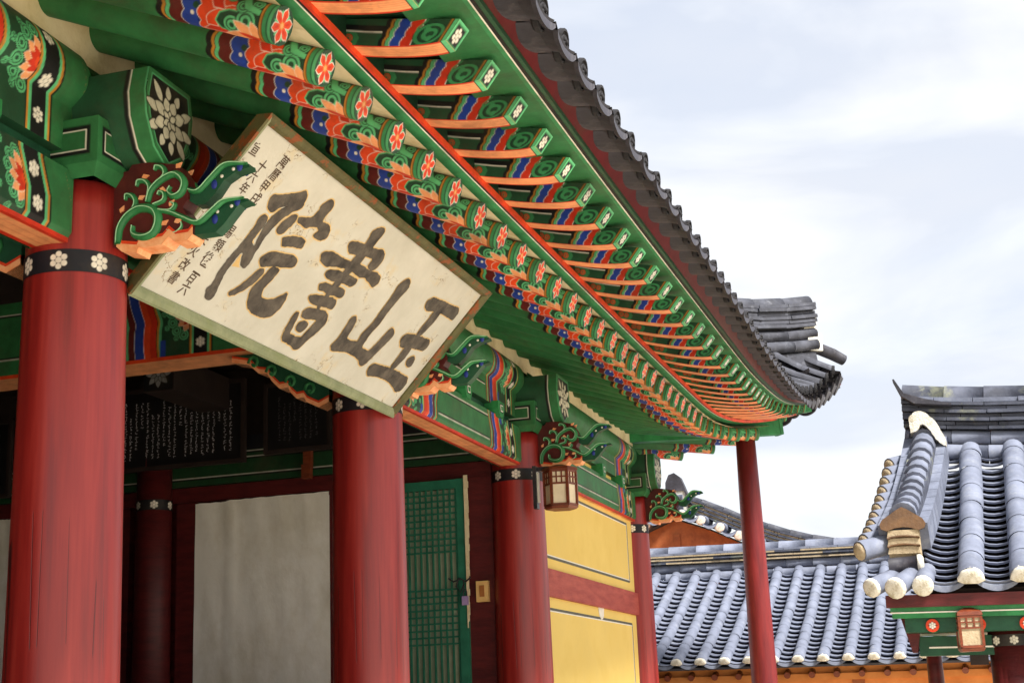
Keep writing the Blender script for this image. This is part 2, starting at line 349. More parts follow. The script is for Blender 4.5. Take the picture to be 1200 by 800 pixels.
class Paint:
    """paints flat shapes on scattered (x, y) points, edges softened over aa"""
    def __init__(s, X, Y, base, aa=0.003):
        s.X = np.asarray(X, float); s.Y = np.asarray(Y, float); s.aa = aa
        s.C = np.empty(s.X.shape + (3,)); s.C[:] = base
    def fill(s, sd, col, where=None):
        a = np.clip(0.5 - sd / s.aa, 0, 1)[..., None]
        if where is None: s.C = s.C * (1 - a) + col * a
        else: s.C[where] = s.C[where] * (1 - a) + col * a
        return s
    def circle(s, cx, cy, r, col, ry=None):
        ry = ry or r
        return s.fill((np.hypot((s.X - cx) / r, (s.Y - cy) / ry) - 1) * min(r, ry), col)
    def ring(s, cx, cy, r, w, col): return s.fill(np.abs(np.hypot(s.X - cx, s.Y - cy) - r) - w / 2, col)
    def band(s, lo, hi, col):      # in X, limits may be arrays
        return s.fill(np.maximum(lo - s.X, s.X - hi), col)
    def bandy(s, lo, hi, col): return s.fill(np.maximum(lo - s.Y, s.Y - hi), col)
    def rect(s, x0, x1, y0, y1, col): return s.fill(np.maximum(np.maximum(x0 - s.X, s.X - x1), np.maximum(y0 - s.Y, s.Y - y1)), col)
    def line(s, pts, w, col):
        pts = np.array(pts, float); lo = pts.min(0) - w - s.aa; hi = pts.max(0) + w + s.aa
        k = np.where((s.X > lo[0]) & (s.X < hi[0]) & (s.Y > lo[1]) & (s.Y < hi[1]))
        if not len(k[0]): return s
        x, y = s.X[k], s.Y[k]; d = np.full(x.shape, 9.0)
        for (ax, ay), (bx, by) in zip(pts[:-1], pts[1:]):
            dx, dy = bx - ax, by - ay; t = np.clip(((x - ax) * dx + (y - ay) * dy) / (dx * dx + dy * dy + 1e-12), 0, 1)
            d = np.minimum(d, np.hypot(x - ax - t * dx, y - ay - t * dy))
        return s.fill(d - w / 2, col, k)
    def poly(s, pts, col, edge=None, ew=0.004):
        pts = np.array(pts, float); lo = pts.min(0) - ew - s.aa; hi = pts.max(0) + ew + s.aa
        k = np.where((s.X > lo[0]) & (s.X < hi[0]) & (s.Y > lo[1]) & (s.Y < hi[1]))
        if not len(k[0]): return s
        x, y = s.X[k], s.Y[k]; d = np.full(x.shape, 9.0); ins = np.zeros(x.shape, bool); n = len(pts)
        for i in range(n):
            ax, ay = pts[i]; bx, by = pts[(i + 1) % n]; dx, dy = bx - ax, by - ay
            t = np.clip(((x - ax) * dx + (y - ay) * dy) / (dx * dx + dy * dy + 1e-12), 0, 1)
            d = np.minimum(d, np.hypot(x - ax - t * dx, y - ay - t * dy))
            c = ((ay > y) != (by > y)) & (x < dx * (y - ay) / (dy + 1e-15) + ax); ins ^= c
        sd = np.where(ins, -d, d)
        if edge is not None: s.fill(sd - ew, edge, k)
        return s.fill(sd, col, k)
    def petal(s, cx, cy, ang, r0, r1, w, col, edge=None, ew=0.002):
        t = np.linspace(0, 1, 9); hw = w / 2 * np.sin(np.pi * t ** 0.8) ** 0.8
        r = r0 + (r1 - r0) * t; ca, sa = math.cos(ang), math.sin(ang)
        A = [(cx + ca * a - sa * b, cy + sa * a + ca * b) for a, b in zip(r, hw)] + [(cx + ca * a + sa * b, cy + sa * a - ca * b) for a, b in zip(r[::-1], hw[::-1])]
        return s.poly(A, col, edge, ew)
    def curl(s, cx, cy, r, out=LGREEN, inn=DGREEN):
        s.circle(cx, cy, r * 1.12, BLACK); s.circle(cx, cy, r, out); s.circle(cx, cy, r * .74, inn)
        s.circle(cx, cy, r * .56, out); s.circle(cx, cy, r * .3, inn); return s
    def dots(s, cx, cy, r, col=WHITE, ry=1.0):
        s.circle(cx, cy, r * .36, col, ry * r * .36)
        for k in range(6):
            a = k * math.pi / 3 + math.pi / 6
            s.circle(cx + math.cos(a) * r * .72, cy + math.sin(a) * r * .72 * ry, r * .34, col, r * .34 * ry)
        return s

# ================================================================== ground
GZ = -1.75
g = MB(); g.add([(-300, -300, GZ), (300, -300, GZ), (300, 400, GZ), (-300, 400, GZ)], [(0, 1, 2, 3)])
g.build('ground', 'ground', kind='structure')

# ================================================================== main hall
CX = -3.38                       # line of the front columns
CYS = [4.97, 8.08, 11.23, 15.49] # the four columns in view
HALL = thing('shrine_hall', (CX, 4.97, -0.95), 'large wooden hall with red round columns and brightly painted double eaves', 'hall')
pl = MB(); pl.box((-9.4, -2, GZ), (-1.9, 18.2, -0.95)); pl.box((-9.2, -1.5, -0.95), (-3.0, 15.8, -0.8))
pl.build('stone_platform', 'stone', HALL)
fl = MB(); fl.box((-8.8, -1.0, -0.8), (-3.1, 11.1, -0.35)); fl.build('floor_deck', 'floorwood', HALL)

# ---- eave curves, parameter s (metres along the eave, 17 = corner, beyond = side eave)
PK = [(1, -2.03, 2.472), (4.28, -2.03, 2.472), (5.57, -2.029, 2.470), (6.84, -2.03, 2.481), (8.85, -2.04, 2.515), (10.15, -2.048, 2.535), (11.8, -2.087, 2.605), (13.5, -2.15, 2.700), (14.6, -2.175, 2.780), (15.3, -2.09, 2.848), (15.95, -1.98, 2.95), (16.5, -1.84, 3.082)]
QK = [(1, -1.60, 2.486), (4.75, -1.599, 2.486), (6.25, -1.586, 2.490), (7.85, -1.567, 2.494), (9.9, -1.555, 2.516), (11.05, -1.54, 2.535), (12.5, -1.545, 2.612), (14.0, -1.60, 2.785), (15.2, -1.612, 2.95), (16.1, -1.572, 3.094), (16.9, -1.486, 3.262)]
BK = [(1, -1.505, 2.545), (4.6, -1.505, 2.545), (6.6, -1.506, 2.552), (9.7, -1.508, 2.610), (12.1, -1.519, 2.675), (14.6, -1.545, 2.906), (16.1, -1.510, 3.137), (17.0, -1.435, 3.349)]
TK = [(1, -1.32, 2.50), (5.07, -1.32, 2.50), (6.8, -1.305, 2.52), (9.0, -1.30, 2.57), (10.5, -1.315, 2.61), (12.4, -1.345, 2.70), (15.0, -1.388, 2.92), (16.0, -1.355, 3.02), (16.9, -1.235, 3.23), (17.4, -1.10, 3.50)]
def smooth_curve(K):
    ys = np.array([k[0] for k in K]); yy = np.linspace(ys[0], ys[-1], 800)
    out = []
    for c in (1, 2):
        v = np.interp(yy, ys, [k[c] for k in K])
        for _ in range(3):
            k = 31; p = np.concatenate([2 * v[0] - v[k:0:-1], v, 2 * v[-1] - v[-2:-k - 2:-1]])
            v = np.convolve(p, np.ones(2 * k + 1) / (2 * k + 1), 'valid')
        out.append(v)
    return yy, out[0], out[1]
CUR = {n: smooth_curve(k) for n, k in (('P', PK), ('Q', QK), ('B', BK), ('T', TK))}
YEND = {'P': 16.5, 'Q': 16.9, 'B': 17.0, 'T': 17.4}
def E(n, s):
    yy, xs, zs = CUR[n]; ye = YEND[n]
    if s <= 17:
        y = s if s < 13 else 13 + (s - 13) * (ye - 13) / 4.0
        return Vector((np.interp(y, yy, xs), y, np.interp(y, yy, zs)))
    t = s - 17; c = E(n, 17)
    return Vector((c.x - t, c.y - 0.3 * (1 - math.exp(-t)), c.z - (c.z - (2.74 if n == 'P' else 2.80)) * (1 - math.exp(-t / 1.1))))
def Enrm(n, s):
    if abs(s - 17) < 0.02: return Vector((1, 0.9, 0))
    d = E(n, min(s + .05, 17) if s < 17 else s + .05) - E(n, s - .05 if s < 17 else max(s - .05, 17)); d.z = 0; d.normalize()
    return Vector((d.y, -d.x, 0))
SS = sorted(set([1 + .25 * i for i in range(81)] + [16.9, 16.97, 17.0, 17.03, 17.1]))
def inner(s):
    """where the rafter of parameter s crosses the column-line purlin"""
    if s <= 13: return Vector((CX, s, 2.915))
    if s <= 17: return Vector((CX - 0.25 * (s - 13) / 4, 13 + (s - 13) * 2.3 / 4, 2.915))
    t = s - 17; return Vector((CX - 0.25 - 0.8 * t, 15.35, 2.915))
def strip(gb, n, o0, z0, o1, z1, col, flip=False):
    P = []
    for s in SS:
        p = E(n, s); q = Enrm(n, s)
        P.append([p + q * o0 + Vector((0, 0, z0)), p + q * o1 + Vector((0, 0, z1))])
    gb.grid(np.array([[list(a) for a in r] for r in P]), col, flip)

# ---- boards along the eaves
gb = GB()
strip(gb, 'P', -.10, .012, -.10, -.012, GREEN); strip(gb, 'P', -.10, -.012, -.012, -.006, MGREEN)
strip(gb, 'P', -.012, -.006, -.005, -.006, WHITE); strip(gb, 'P', -.005, -.006, .010, -.005, BLACK)
strip(gb, 'P', .010, -.005, .012, -.014, RED); strip(gb, 'P', .012, -.014, .024, -.014, RED); strip(gb, 'P', .024, -.014, .025, .016, ORANGE * .9); strip(gb, 'P', .025, .016, .0, .016, DGREEN * .6); strip(gb, 'P', .0, .016, .0, .14, DGREEN * .6)
gb.build('inner_eave_board', HALL)
gb = GB()
strip(gb, 'B', -.26, -.012, -.02, -.012, GREEN); strip(gb, 'B', -.02, -.012, .0, -.014, MGREEN)
strip(gb, 'B', .0, -.014, .007, -.014, WHITE); strip(gb, 'B', .007, -.014, .022, -.014, BLACK); strip(gb, 'B', .022, -.014, .028, -.02, DGREEN)
strip(gb, 'B', .028, -.02, .044, -.02, DGREEN * 1.3); strip(gb, 'B', .044, -.02, .046, .01, DGREEN)
gb.build('outer_eave_board', HALL)
gb = GB(); Pm = []
for s in SS:
    b = E('B', s) + Enrm('B', s) * .046; t = E('T', s) - Enrm('T', s) * .105 + Vector((0, 0, .02)); k = (t - b)
    Pm.append([list(b + Vector((0, 0, .0))), list(b + k * .30 + Vector((0, 0, .035))), list(t + Vector((0, 0, .075)))])
gb.grid(np.array(Pm), lin((96, 18, 22)))
gb.build('red_tile_batten', HALL)
# soffit above the flying rafters, plaster above the round rafters
gb = GB(); gb.grid(np.array([[list(E('P', s) + Vector((0, 0, .135))), list(E('B', s) + Vector((0, 0, -.008)))] for s in SS]), DGREEN); gb.build('upper_soffit_board', HALL)
pm = MB(); vs = []; fs = []
for i, s in enumerate(SS):
    t = E('P', s) + Vector((0, 0, -.07)); n_ = inner(s) + Vector((0, 0, .035)); far = n_ + (n_ - t).normalized() * .8
    a = t + (n_ - t).normalized() * .03
    vs += [a, n_, far]
for i in range(len(SS) - 1):
    for j in range(2): fs.append((3 * i + j, 3 * i + 3 + j, 3 * i + 4 + j, 3 * i + 1 + j))
pm.add(vs, fs); pm.build('plaster_soffit', 'cream', HALL)

# ---- round rafters
RR = 0.071
def rafter_mesh():
    du = .0042; nu = int(.52 / du); u = np.concatenate([np.linspace(0, .52, nu), [1.0, 1.6, 2.3]])
    nv = 104; a = np.linspace(-math.pi, math.pi, nv + 1)
    U, A = np.meshgrid(u, a, indexing='ij'); S = np.abs(A) * RR
    r = RR * (1 + .01 * np.sin(3 * A + 4 * U))
    Pg = np.stack([U, r * np.sin(A), -r * np.cos(A)], -1)
    p = Paint(U, S, GREEN, .004)
    p.C[:] = GREEN * (1 + .12 * np.sin(A * 5 + U * 3))[..., None]
    sc = .010 * np.abs(np.sin(S / .034 * math.pi / 2))
    p.band(.0, .492 + sc, BLACK); p.band(0, .466 + sc, OCHRE); p.band(0, .452 + sc, BLACK * 1.5); p.band(0, .449 + sc, LGREEN); p.band(0, .432 + sc, BLACK)
    p.band(0, .430 + sc, MAROON); p.band(0, .372 + sc * 1.6, WHITE); p.band(0, .369 + sc * 1.6, BLUE); p.band(0, .312, BLUE * .45)
    sc2 = .016 * np.abs(np.sin((S + .02) / .06 * math.pi))
    p.band(0, .300 + sc2, WHITE); p.band(0, .297 + sc2, ORANGE)
    p.circle(.335, .062, .008, WHITE); p.circle(.322, .092, .013, DGREEN)
    # sweeping orange petals
    p.poly([(.30, .0), (.26, .03), (.20, .045), (.18, .0)], RED, WHITE, .002)
    t = np.linspace(0, 1, 14)
    for (u0, s0, u1, s1, w, c) in ((.27, .03, .17, .12, .045, ORANGE), (.245, .10, .20, .215, .05, RED)):
        up = [(u0 + (u1 - u0) * k + .04 * math.sin(math.pi * k), s0 + (s1 - s0) * k) for k in t]
        p.poly(up + [(a0 - w * (1 - .2 * k), b0) for (a0, b0), k in zip(up[::-1], t[::-1])], c, WHITE, .0022)
    p.band(0, .155 + .012 * np.sin(S / .02), DGREEN)
    p.poly([(.21, .03), (.23, .055), (.215, .085), (.18, .10), (.14, .10), (.14, .02)], DGREEN, LGREEN, .006)
    for (cu, cs, r0) in ((.165, .050, .034), (.105, .074, .040), (.13, .128, .026), (.075, .150, .022), (.185, .155, .02)): p.curl(cu, cs, r0)
    p.poly([(.055, .105), (.12, .118), (.15, .175), (.13, .19), (.10, .14), (.05, .125)], LGREEN, BLACK, .003)
    # half lotus at the underside
    p.petal(.045, .0, 0.0, 0, .16, .07, PEACH, WHITE); p.petal(.045, .0, .55, 0, .13, .05, PEACH * .95, WHITE); p.petal(.045, .0, 1.1, 0, .085, .045, PEACH, WHITE)
    p.petal(.045, .0, .25, 0, .10, .026, RED); p.circle(.045, 0, .022, ORANGE); p.circle(.045, 0, .012, OCHRE)
    p.band(0, .052, BLACK); p.band(0, .049, OCHRE * .8); p.band(0, .039, BLACK); p.band(0, .036, MGREEN); p.band(0, .020, DGREEN * 1.2); p.band(0, .014, LGREEN * .8)
    k = U > .51; p.C[k] = GREEN * .95
    top = (S > .175) & (U < .5); p.C[top] = p.C[top] * .45 + lin((84, 72, 48)) * .55
    g_ = GB(); g_.grid(Pg, p.C, flip=True)
    rr = np.linspace(0, RR, 22); R_, A2 = np.meshgrid(rr, a, indexing='ij'); X = R_ * np.sin(A2); Y = -R_ * np.cos(A2)
    q = Paint(X, Y, DGREEN * 1.3, .0035); q.circle(0, 0, RR * .93, DGREEN); 
    for k in range(6):
        q.petal(0, 0, math.pi / 2 + k * math.pi / 3 + math.pi / 6, .014, RR * .80, .024, LGREEN)
    for k in range(6):
        an = math.pi / 2 + k * math.pi / 3; q.circle(math.cos(an) * RR * .60, math.sin(an) * RR * .60, RR * .268, WHITE); q.petal(0, 0, an, .004, RR * .97, .030, WHITE)
    for k in range(6):
        an = math.pi / 2 + k * math.pi / 3; q.circle(math.cos(an) * RR * .58, math.sin(an) * RR * .58, RR * .225, ORANGE); q.petal(0, 0, an, .006, RR * .92, .026, ORANGE)
    for k in range(6): q.petal(0, 0, math.pi / 2 + k * math.pi / 3, .02, RR * .66, .010, RED)
    q.circle(0, 0, .013, OCHRE * 1.3); q.circle(0, 0, .008, PEACH)
    g_.grid(np.stack([np.full_like(X, -.001), X, Y], -1), q.C, flip=False)
    return g_.mesh('round_rafter')
RAFM = rafter_mesh()
def frame(p, inward, up=Vector((0, 0, 1))):
    x = inward.normalized(); y = up.cross(x).normalized(); z = x.cross(y)
    m = Matrix.Identity(4)
    for i in range(3): m[i][0], m[i][1], m[i][2], m[i][3] = x[i], y[i], z[i], p[i]
    return m
RAFS = []
s = 4.238 - .365 * 4
while s < 13.25: RAFS.append(s); s += .365
s = 13.45
while s < 16.75: RAFS.append(s); s += .37
s = 17.35
while s < 20.3: RAFS.append(s); s += .36
def dtip(s):
    k = min(max((s - 4) / 9, 0), 1); return E('P', s) + Vector((0, 0, -.112 - .03 * k)) - Enrm('P', s) * .045
for s in RAFS:
    t = dtip(s); jit = Vector((0, random.uniform(-.008, .008), random.uniform(-.004, .004)))
    link_mesh('round_rafter', RAFM, HALL, frame(t + jit, inner(s) - t))

# ---- flying rafters
def buyeon_mesh():
    Lb = .66; nu = 150; u = np.linspace(0, Lb, nu); w = .054
    def ht(u): return .088 + .05 * (u / Lb)
    def zb(u): return -.054 + .016 * np.exp(-u / .05) - .012 * np.sin(np.clip(u / .5, 0, 1) * math.pi)
    SL = .52
    g_ = GB()
    v = np.linspace(0, 1, 26); U, V = np.meshgrid(u, v, indexing='ij'); top = np.full_like(U, .046); bot = zb(U)
    Z = bot + (top - bot) * V; Hh = Z - bot
    p = Paint(U, Hh, DGREEN * 1.25, .0035)
    p.rect(.255, .60, .060, .084, BLACK); p.rect(.262, .60, .054, .060, WHITE)
    p.poly([(.375, -.01), (.36, .03), (.375, .055), (.66, .055), (.66, -.01)], MGREEN * .8); p.curl(.405, .028, .017, ORANGE, MGREEN * .8); p.curl(.442, .030, .019, ORANGE, MGREEN * .8)
    wv = .006 * np.abs(np.sin(Hh / .04 * math.pi)) - .22 * Hh
    p.band(0, .275 + wv, BLACK); p.band(0, .258 + wv, OCHRE * .75); p.band(0, .247 + wv, BLACK); p.band(0, .244 + wv, LGREEN * .85); p.band(0, .228 + wv, WHITE); p.band(0, .225 + wv, BLUE)
    p.band(0, .184 + wv, WHITE); p.band(0, .181 + wv, RED); p.band(0, .138 + wv, WHITE); p.band(0, .135 + wv, DGREEN)
    for r_, c_ in ((.058, BLACK), (.055, MGREEN), (.042, BLACK), (.038, DGREEN), (.029, MGREEN), (.015, DGREEN)): p.circle(.084 - (.055 - r_) * .15, .040, r_, c_, r_ * .8)
    p.circle(.095, .060, .012, MGREEN); p.circle(.075, .022, .011, MGREEN); p.line([(.11, .10), (.135, .07), (.13, .02)], .007, MGREEN)
    p.band(0, .030, BLACK); p.band(0, .027, OCHRE * .7); p.band(0, .019, BLACK); p.band(0, .016, LGREEN)
    sh = SL * (Z - zb(0)) * np.clip(1 - U / .30, 0, 1); Us = U - sh
    for sg, fl in ((-1, True), (1, False)): g_.grid(np.stack([Us, np.full_like(U, sg * w), Z], -1), p.C, flip=fl)
    vb = np.linspace(-w, w, 15); U, V = np.meshgrid(u, vb, indexing='ij')
    p = Paint(U, V, PEACH, .003)
    for k in (-.024, -.008, .008, .024): p.bandy(k - .0022, k + .0022, PEACH * .72 + ORANGE * .18)
    p.bandy(-1, -.040, RED); p.bandy(.040, 1, RED); p.band(0, .02, LGREEN); p.band(.02, .024, BLACK)
    g_.grid(np.stack([U, V, zb(U)], -1), p.C, flip=True)
    a, b = np.meshgrid(np.linspace(-w, w, 24), np.linspace(zb(0), .046, 26), indexing='ij')
    p = Paint(a, b, LGREEN, .003); p.rect(-.043, .043, -.044, .038, MGREEN)
    p.poly([(-.036, -.034), (.036, -.034), (.036, .032), (-.036, .032)], BLACK); p.dots(0, -.001, .028, WHITE, 1.0)
    g_.grid(np.stack([-SL * (b - zb(0)), a, b], -1), p.C, flip=False)
    a, b = np.meshgrid(u[::15], np.array([-w, w]), indexing='ij'); g_.grid(np.stack([a, b, np.full_like(a, .046)], -1), DGREEN)
    return g_.mesh('flying_rafter')
BUYM = buyeon_mesh()
s = 4.75 - .385 * 5; BUY = []
while s < 16.8: BUY.append(s); s += .385
s = 17.3
while s < 20: BUY.append(s); s += .37
for s in BUY:
    t = E('Q', s) - Enrm('Q', s) * .02 + Vector((0, 0, -.014)); r = E('P', s) + Vector((0, 0, .078))
    link_mesh('flying_rafter', BUYM, HALL, frame(t, r - t))
# hip rafter under the corner
hr = MB(); a = Vector((CX - .1, 15.3, 2.83)); b = E('P', 17) + Vector((.03, .03, -.10))
hr.bar(a, b, .13, .16, 0); hr.bar(b - (b - a).normalized() * .02, b + (b - a).normalized() * .02, .14, .17, 1)
hp = hr.build('hip_rafter', ['green', 'vine'], HALL)
h2 = MB(); h2.bar(b + Vector((-.2, -.2, .16)), E('Q', 17) + Vector((.0, .0, -.01)), .10, .10, 0); h2.build('upper_hip_rafter', ['green'], HALL)

# ---- roof deck and tiles
pm = MB(); vs = []; fs = []
def deck_in(s):
    if s <= 13: return Vector((-3.9, s, 3.86))
    if s <= 17:
        t = E('T', s); x = max(-3.9, -1.10 - (17.4 - t.y) * 1.12); return Vector((x, t.y, min(3.86, t.z + (.5 + .25 * min(max((s - 15) / 2, 0), 1)) * (t.x - x)) + .02 + .2 * max(0, (s - 15) / 2)))
    return Vector((-3.9 - .8 * (s - 17), 14.9, 3.86))
for s in SS:
    t = E('T', s) + Vector((0, 0, .07)) - Enrm('T', s) * .03; i_ = deck_in(s)
    rdg = Vector((-6.1, min(i_.y, 14.0), 5.3)) if s <= 13 else Vector((-3.9 - 2.2 * (1 - (s - 13) / 4), 14.9 - .9 * (1 - (s - 13) / 4), 3.9 + 1.4 * (1 - (s - 13) / 4))) if s <= 17 else Vector((min(i_.x, -6.1) if s > 19 else -6.1, 14.0, 5.3))
    vs += [t, t.lerp(i_, .5) + Vector((0, 0, -.05)), i_, rdg]
for i in range(len(SS) - 1):
    for j in range(3): fs.append((4 * i + j, 4 * i + 4 + j, 4 * i + 5 + j, 4 * i + 1 + j))
# back slope
n0 = len(vs); vs += [Vector((-6.1, 1, 5.3)), Vector((-6.1, 14, 5.3)), Vector((-10.6, 16, 2.6)), Vector((-10.6, 1, 2.6))]; fs.append((n0, n0 + 3, n0 + 2, n0 + 1))
pm.add(vs, fs); ROOF = pm.build('roof', 'tileold', HALL)

def arcpts(w, sag, n=7): return [(-w / 2 + w * i / (n - 1), -sag * (1 - (2 * i / (n - 1) - 1) ** 2)) for i in range(n)]
def tile_pan(mb, M, L, w=.27, sag=.055, step=.17, zf=None, mi=0, tongue=None, mi_t=None, tp=.35):
    """a trough of overlapping concave tiles; local x across, y up the slope, z normal"""
    A = arcpts(w, sag); n = len(A); k = 0; d = 0.0
    zf = zf or (lambda d: 0.0)
    while d < L - .01:
        d1 = min(d + step + .02, L); z0 = zf(d); z1 = zf(d1)
        rj = random.uniform(-.006, .006)
        rows = [[(x + rj, d1, z + z1) for x, z in A], [(x + rj, d, z + z0 + .044) for x, z in A], [(x + rj, d + .004, z + z0 + .027) for x, z in A], [(x + rj, d + .07, z + z0 + .016) for x, z in A]]
        vs = [M @ Vector(p) for r in rows for p in r]
        fs = [(r * n + i, r * n + i + 1, (r + 1) * n + i + 1, (r + 1) * n + i) for r in range(3) for i in range(n - 1)]
        mb.add(vs, fs, mi, False)
        d += step
    if tongue:
        th = tongue; B = arcpts(w, sag, 11); vs = []
        for q in (0.0, -.022):
            for i, (x, z) in enumerate(B):
                vs.append(M @ Vector((x, q + .01, z + .028)))
            for i, (x, z) in enumerate(B):
                e = math.sin(math.pi * i / 10); vs.append(M @ Vector((x * .96, q - .012 * e, z + .012 - th * e ** tp)))
        m_ = len(B); fs = []
        for i in range(m_ - 1):
            fs += [(i, i + 1, m_ + i + 1, m_ + i), (2 * m_ + i + 1, 2 * m_ + i, 3 * m_ + i, 3 * m_ + i + 1), (m_ + i, m_ + i + 1, 3 * m_ + i + 1, 3 * m_ + i), (i + 1, i, 2 * m_ + i, 2 * m_ + i + 1)]
        mb.add(vs, fs, mi if mi_t is None else mi_t, False)
def tile_cover(mb, M, L, r=.078, seg=.29, zf=None, mi=0):
    zf = zf or (lambda d: 0.0); d = 0.0
    while d < L - .01:
        d1 = min(d + seg, L); j = random.uniform(-.004, .004)
        P0, P1, P2 = Vector((j, d, zf(d))), Vector((j, d1 - .008, zf(d1 - .008))), Vector((j, d1 + .03, zf(d1) - .006))
        mb.tube([M @ P0, M @ P1, M @ P2], [r, r * .97, r * .86], 9, mi, False, 0.0, math.pi, up=tuple(M.to_3x3() @ Vector((0, 0, 1))))
        d += seg
def half_cap(mb, M, r, mi=0):
    """lime plaster stopped into the end of a cover tile: a rough half disc"""
    n = 12; vs = []; k = n + 3
    for (sc, y) in ((1.0, .02), (1.0, -.006), (.90, -.015), (.40, -.018)):
        ring = [(math.cos(math.pi * i / n), math.sin(math.pi * i / n)) for i in range(n + 1)] + [(-.55, -.22), (.55, -.22)]
        for (x, z) in ring:
            j = 1 + random.uniform(-.05, .05); vs.append(M @ Vector((x * r * sc * j, y, (z * sc + .15 * (1 - sc)) * r * j)))
    fs = [(a * k + i, a * k + (i + 1) % k, (a + 1) * k + (i + 1) % k, (a + 1) * k + i) for a in range(3) for i in range(k)]
    fs.append(tuple(3 * k + i for i in range(k))); mb.add(vs, fs, mi, True)
def cap_disc(mb, M, r=.08, th=.03, mi=0, relief=True, mi_r=None):
    """round end tile: disc facing down the slope"""
    Z = M @ Matrix.Rotation(math.pi / 2, 4, 'X')
    pr = [(0.001, th), (r * .62, th), (r * .66, th * .6), (r * .82, th * .6), (r * .86, th), (r, th * .9), (r, 0.0), (r * .9, -.01)] if relief else [(0.001, th * .9), (r * .6, th * .75), (r * .9, th * .4), (r, 0), (r, -.02)]
    mb.lathe(pr, 16, mi, Z, smooth=not relief)
    if relief:
        for k in range(6):
            a = k * math.pi / 3; c = Vector((math.cos(a) * r * .34, math.sin(a) * r * .34, th * .95))
            mb.lathe([(0.0005, .012), (r * .15, .008), (r * .17, 0)], 6, mi if mi_r is None else mi_r, Z @ Matrix.Translation(c))

s = 1.6; k = 0; rows = []
while s < 16.95: rows.append(s); s += .305 if s < 13 else .29
def rowmat(p, d3):
    y = d3.normalized(); x = y.cross(Vector((0, 0, 1))).normalized(); z = x.cross(y)
    m = Matrix.Identity(4)
    for i in range(3): m[i][0], m[i][1], m[i][2], m[i][3] = x[i], y[i], z[i], p[i]
    return m
for i, s in enumerate(rows):
    t = E('T', s); hipx = -1.10 - (17.4 - t.y) * 1.12
    xi = max(-3.9, hipx) if t.y > 14.9 else -3.9
    run = max(t.x - xi, .25); zi = 3.86 if xi <= -3.89 else t.z + (.50 + .25 * min(max((s - 15) / 2, 0), 1)) * run
    d3 = Vector((-run, 0, zi - t.z - .05)); Ln = d3.length if s > 10 else min(d3.length, 1.3)
    kc = min(max((s - 14.2) / 2.8, 0), 1) ** 1.4
    M = rowmat(t + Vector((0, 0, .085 + .27 * kc)), d3)
    sagf = (lambda L_: (lambda d: -.10 * (1 - abs(2 * d / L_ - 1) ** 2) * min(1, L_ / 2.6)))(d3.length)
    M = M @ Matrix.Translation((0, .02, .008)); c = MB(); tile_cover(c, M, Ln, .070, .30, sagf)
    cap_disc(c, M @ Matrix.Translation((0, .0, .005)) @ Matrix.Rotation(-.25, 4, 'X'), .072, .022, 1, True, 1)
    c.build('cover_tile_row', ['tilemid', 'tiledark'], ROOF)
    t2 = E('T', s + .15); M2 = rowmat(t2 + Vector((0, 0, .055 + .24 * kc)), d3)
    c = MB(); tile_pan(c, M2 @ Matrix.Translation((0, -.045, -.01)), Ln, .290, .024, .20, sagf, tongue=.020 + .24 * kc, tp=.35 + 1.6 * kc); c.build('pan_tile_row', 'tileold', ROOF)
s = 17.6
while s < 19.2:                                  # side eave tiles next to the corner
    t = E('T', s); d3 = Vector((0, -1.2, .35 + .3 * (19 - s) * 0 + .2))
    M = rowmat(t + Vector((0, 0, .085)), d3); Ln = min(1.2, .2 + (s - 17) * 1.0)
    c = MB(); tile_cover(c, M, Ln); cap_disc(c, M @ Matrix.Rotation(-.25, 4, 'X'), .08, .022); c.build('cover_tile_row', 'tileold', ROOF)
    t2 = E('T', s - .15); M2 = rowmat(t2 + Vector((0, 0, .06)), d3); c = MB(); tile_pan(c, M2, Ln, .285, .05, .2, tongue=.05); c.build('pan_tile_row', 'tileold', ROOF)
    s += .3
# hip ridge over the corner
def ridge(mb, A, B, layers, seg=.32, jit=.012, lift=None):
    """layers: (z0, z1, half width, kind, material); courses of ridge tiles from A to B"""
    A = Vector(A); B = Vector(B); d = B - A; Ln = d.length; dn = d.normalized(); sd = dn.cross(Vector((0, 0, 1))).normalized()
    lift = lift or (lambda t: 0.0)
    for li, (z0, z1, hw, kind, mi) in enumerate(layers):
        x = -random.uniform(0, seg) if li % 2 else 0.0
        while x < Ln:
            a = max(x, 0); b = min(x + seg * random.uniform(.93, 1.07), Ln); x = b if b > a else x + seg
            if b - a < .03: continue
            pa = A + dn * a + Vector((0, 0, lift(a / Ln))); pb = A + dn * (b - .005) + Vector((0, 0, lift(b / Ln)))
            j = random.uniform(-jit, jit); mi_ = mi; mi = 1 if (mi == 2 and kind == 'f' and random.random() < .35) else mi
            if kind == 'r':
                r = (z1 - z0) / 2; c = Vector((0, 0, (z0 + z1) / 2))
                mb.tube([pa + c + sd * (hw - r), pb + c + sd * (hw - r)], [r, r * .95], 10, mi, True)
                mb.tube([pa + c - sd * (hw - r), pb + c - sd * (hw - r)], [r, r * .95], 10, mi, True)
            elif kind == 'c':
                mb.tube([pa + Vector((0, 0, z0)), pb + Vector((0, 0, z0))], [hw, hw * .95], 10, mi, True, 0, math.pi)
            else:
                mb.bar(pa + Vector((0, 0, (z0 + z1) / 2)) + sd * j, pb + Vector((0, 0, (z0 + z1) / 2)) + sd * j, hw * 2, (z1 - z0) * .8, mi)
            mi = mi_
c = MB(); e0 = Vector((-1.40, 17.18, 3.96)); e1 = Vector((-3.1, 15.75, 3.86))
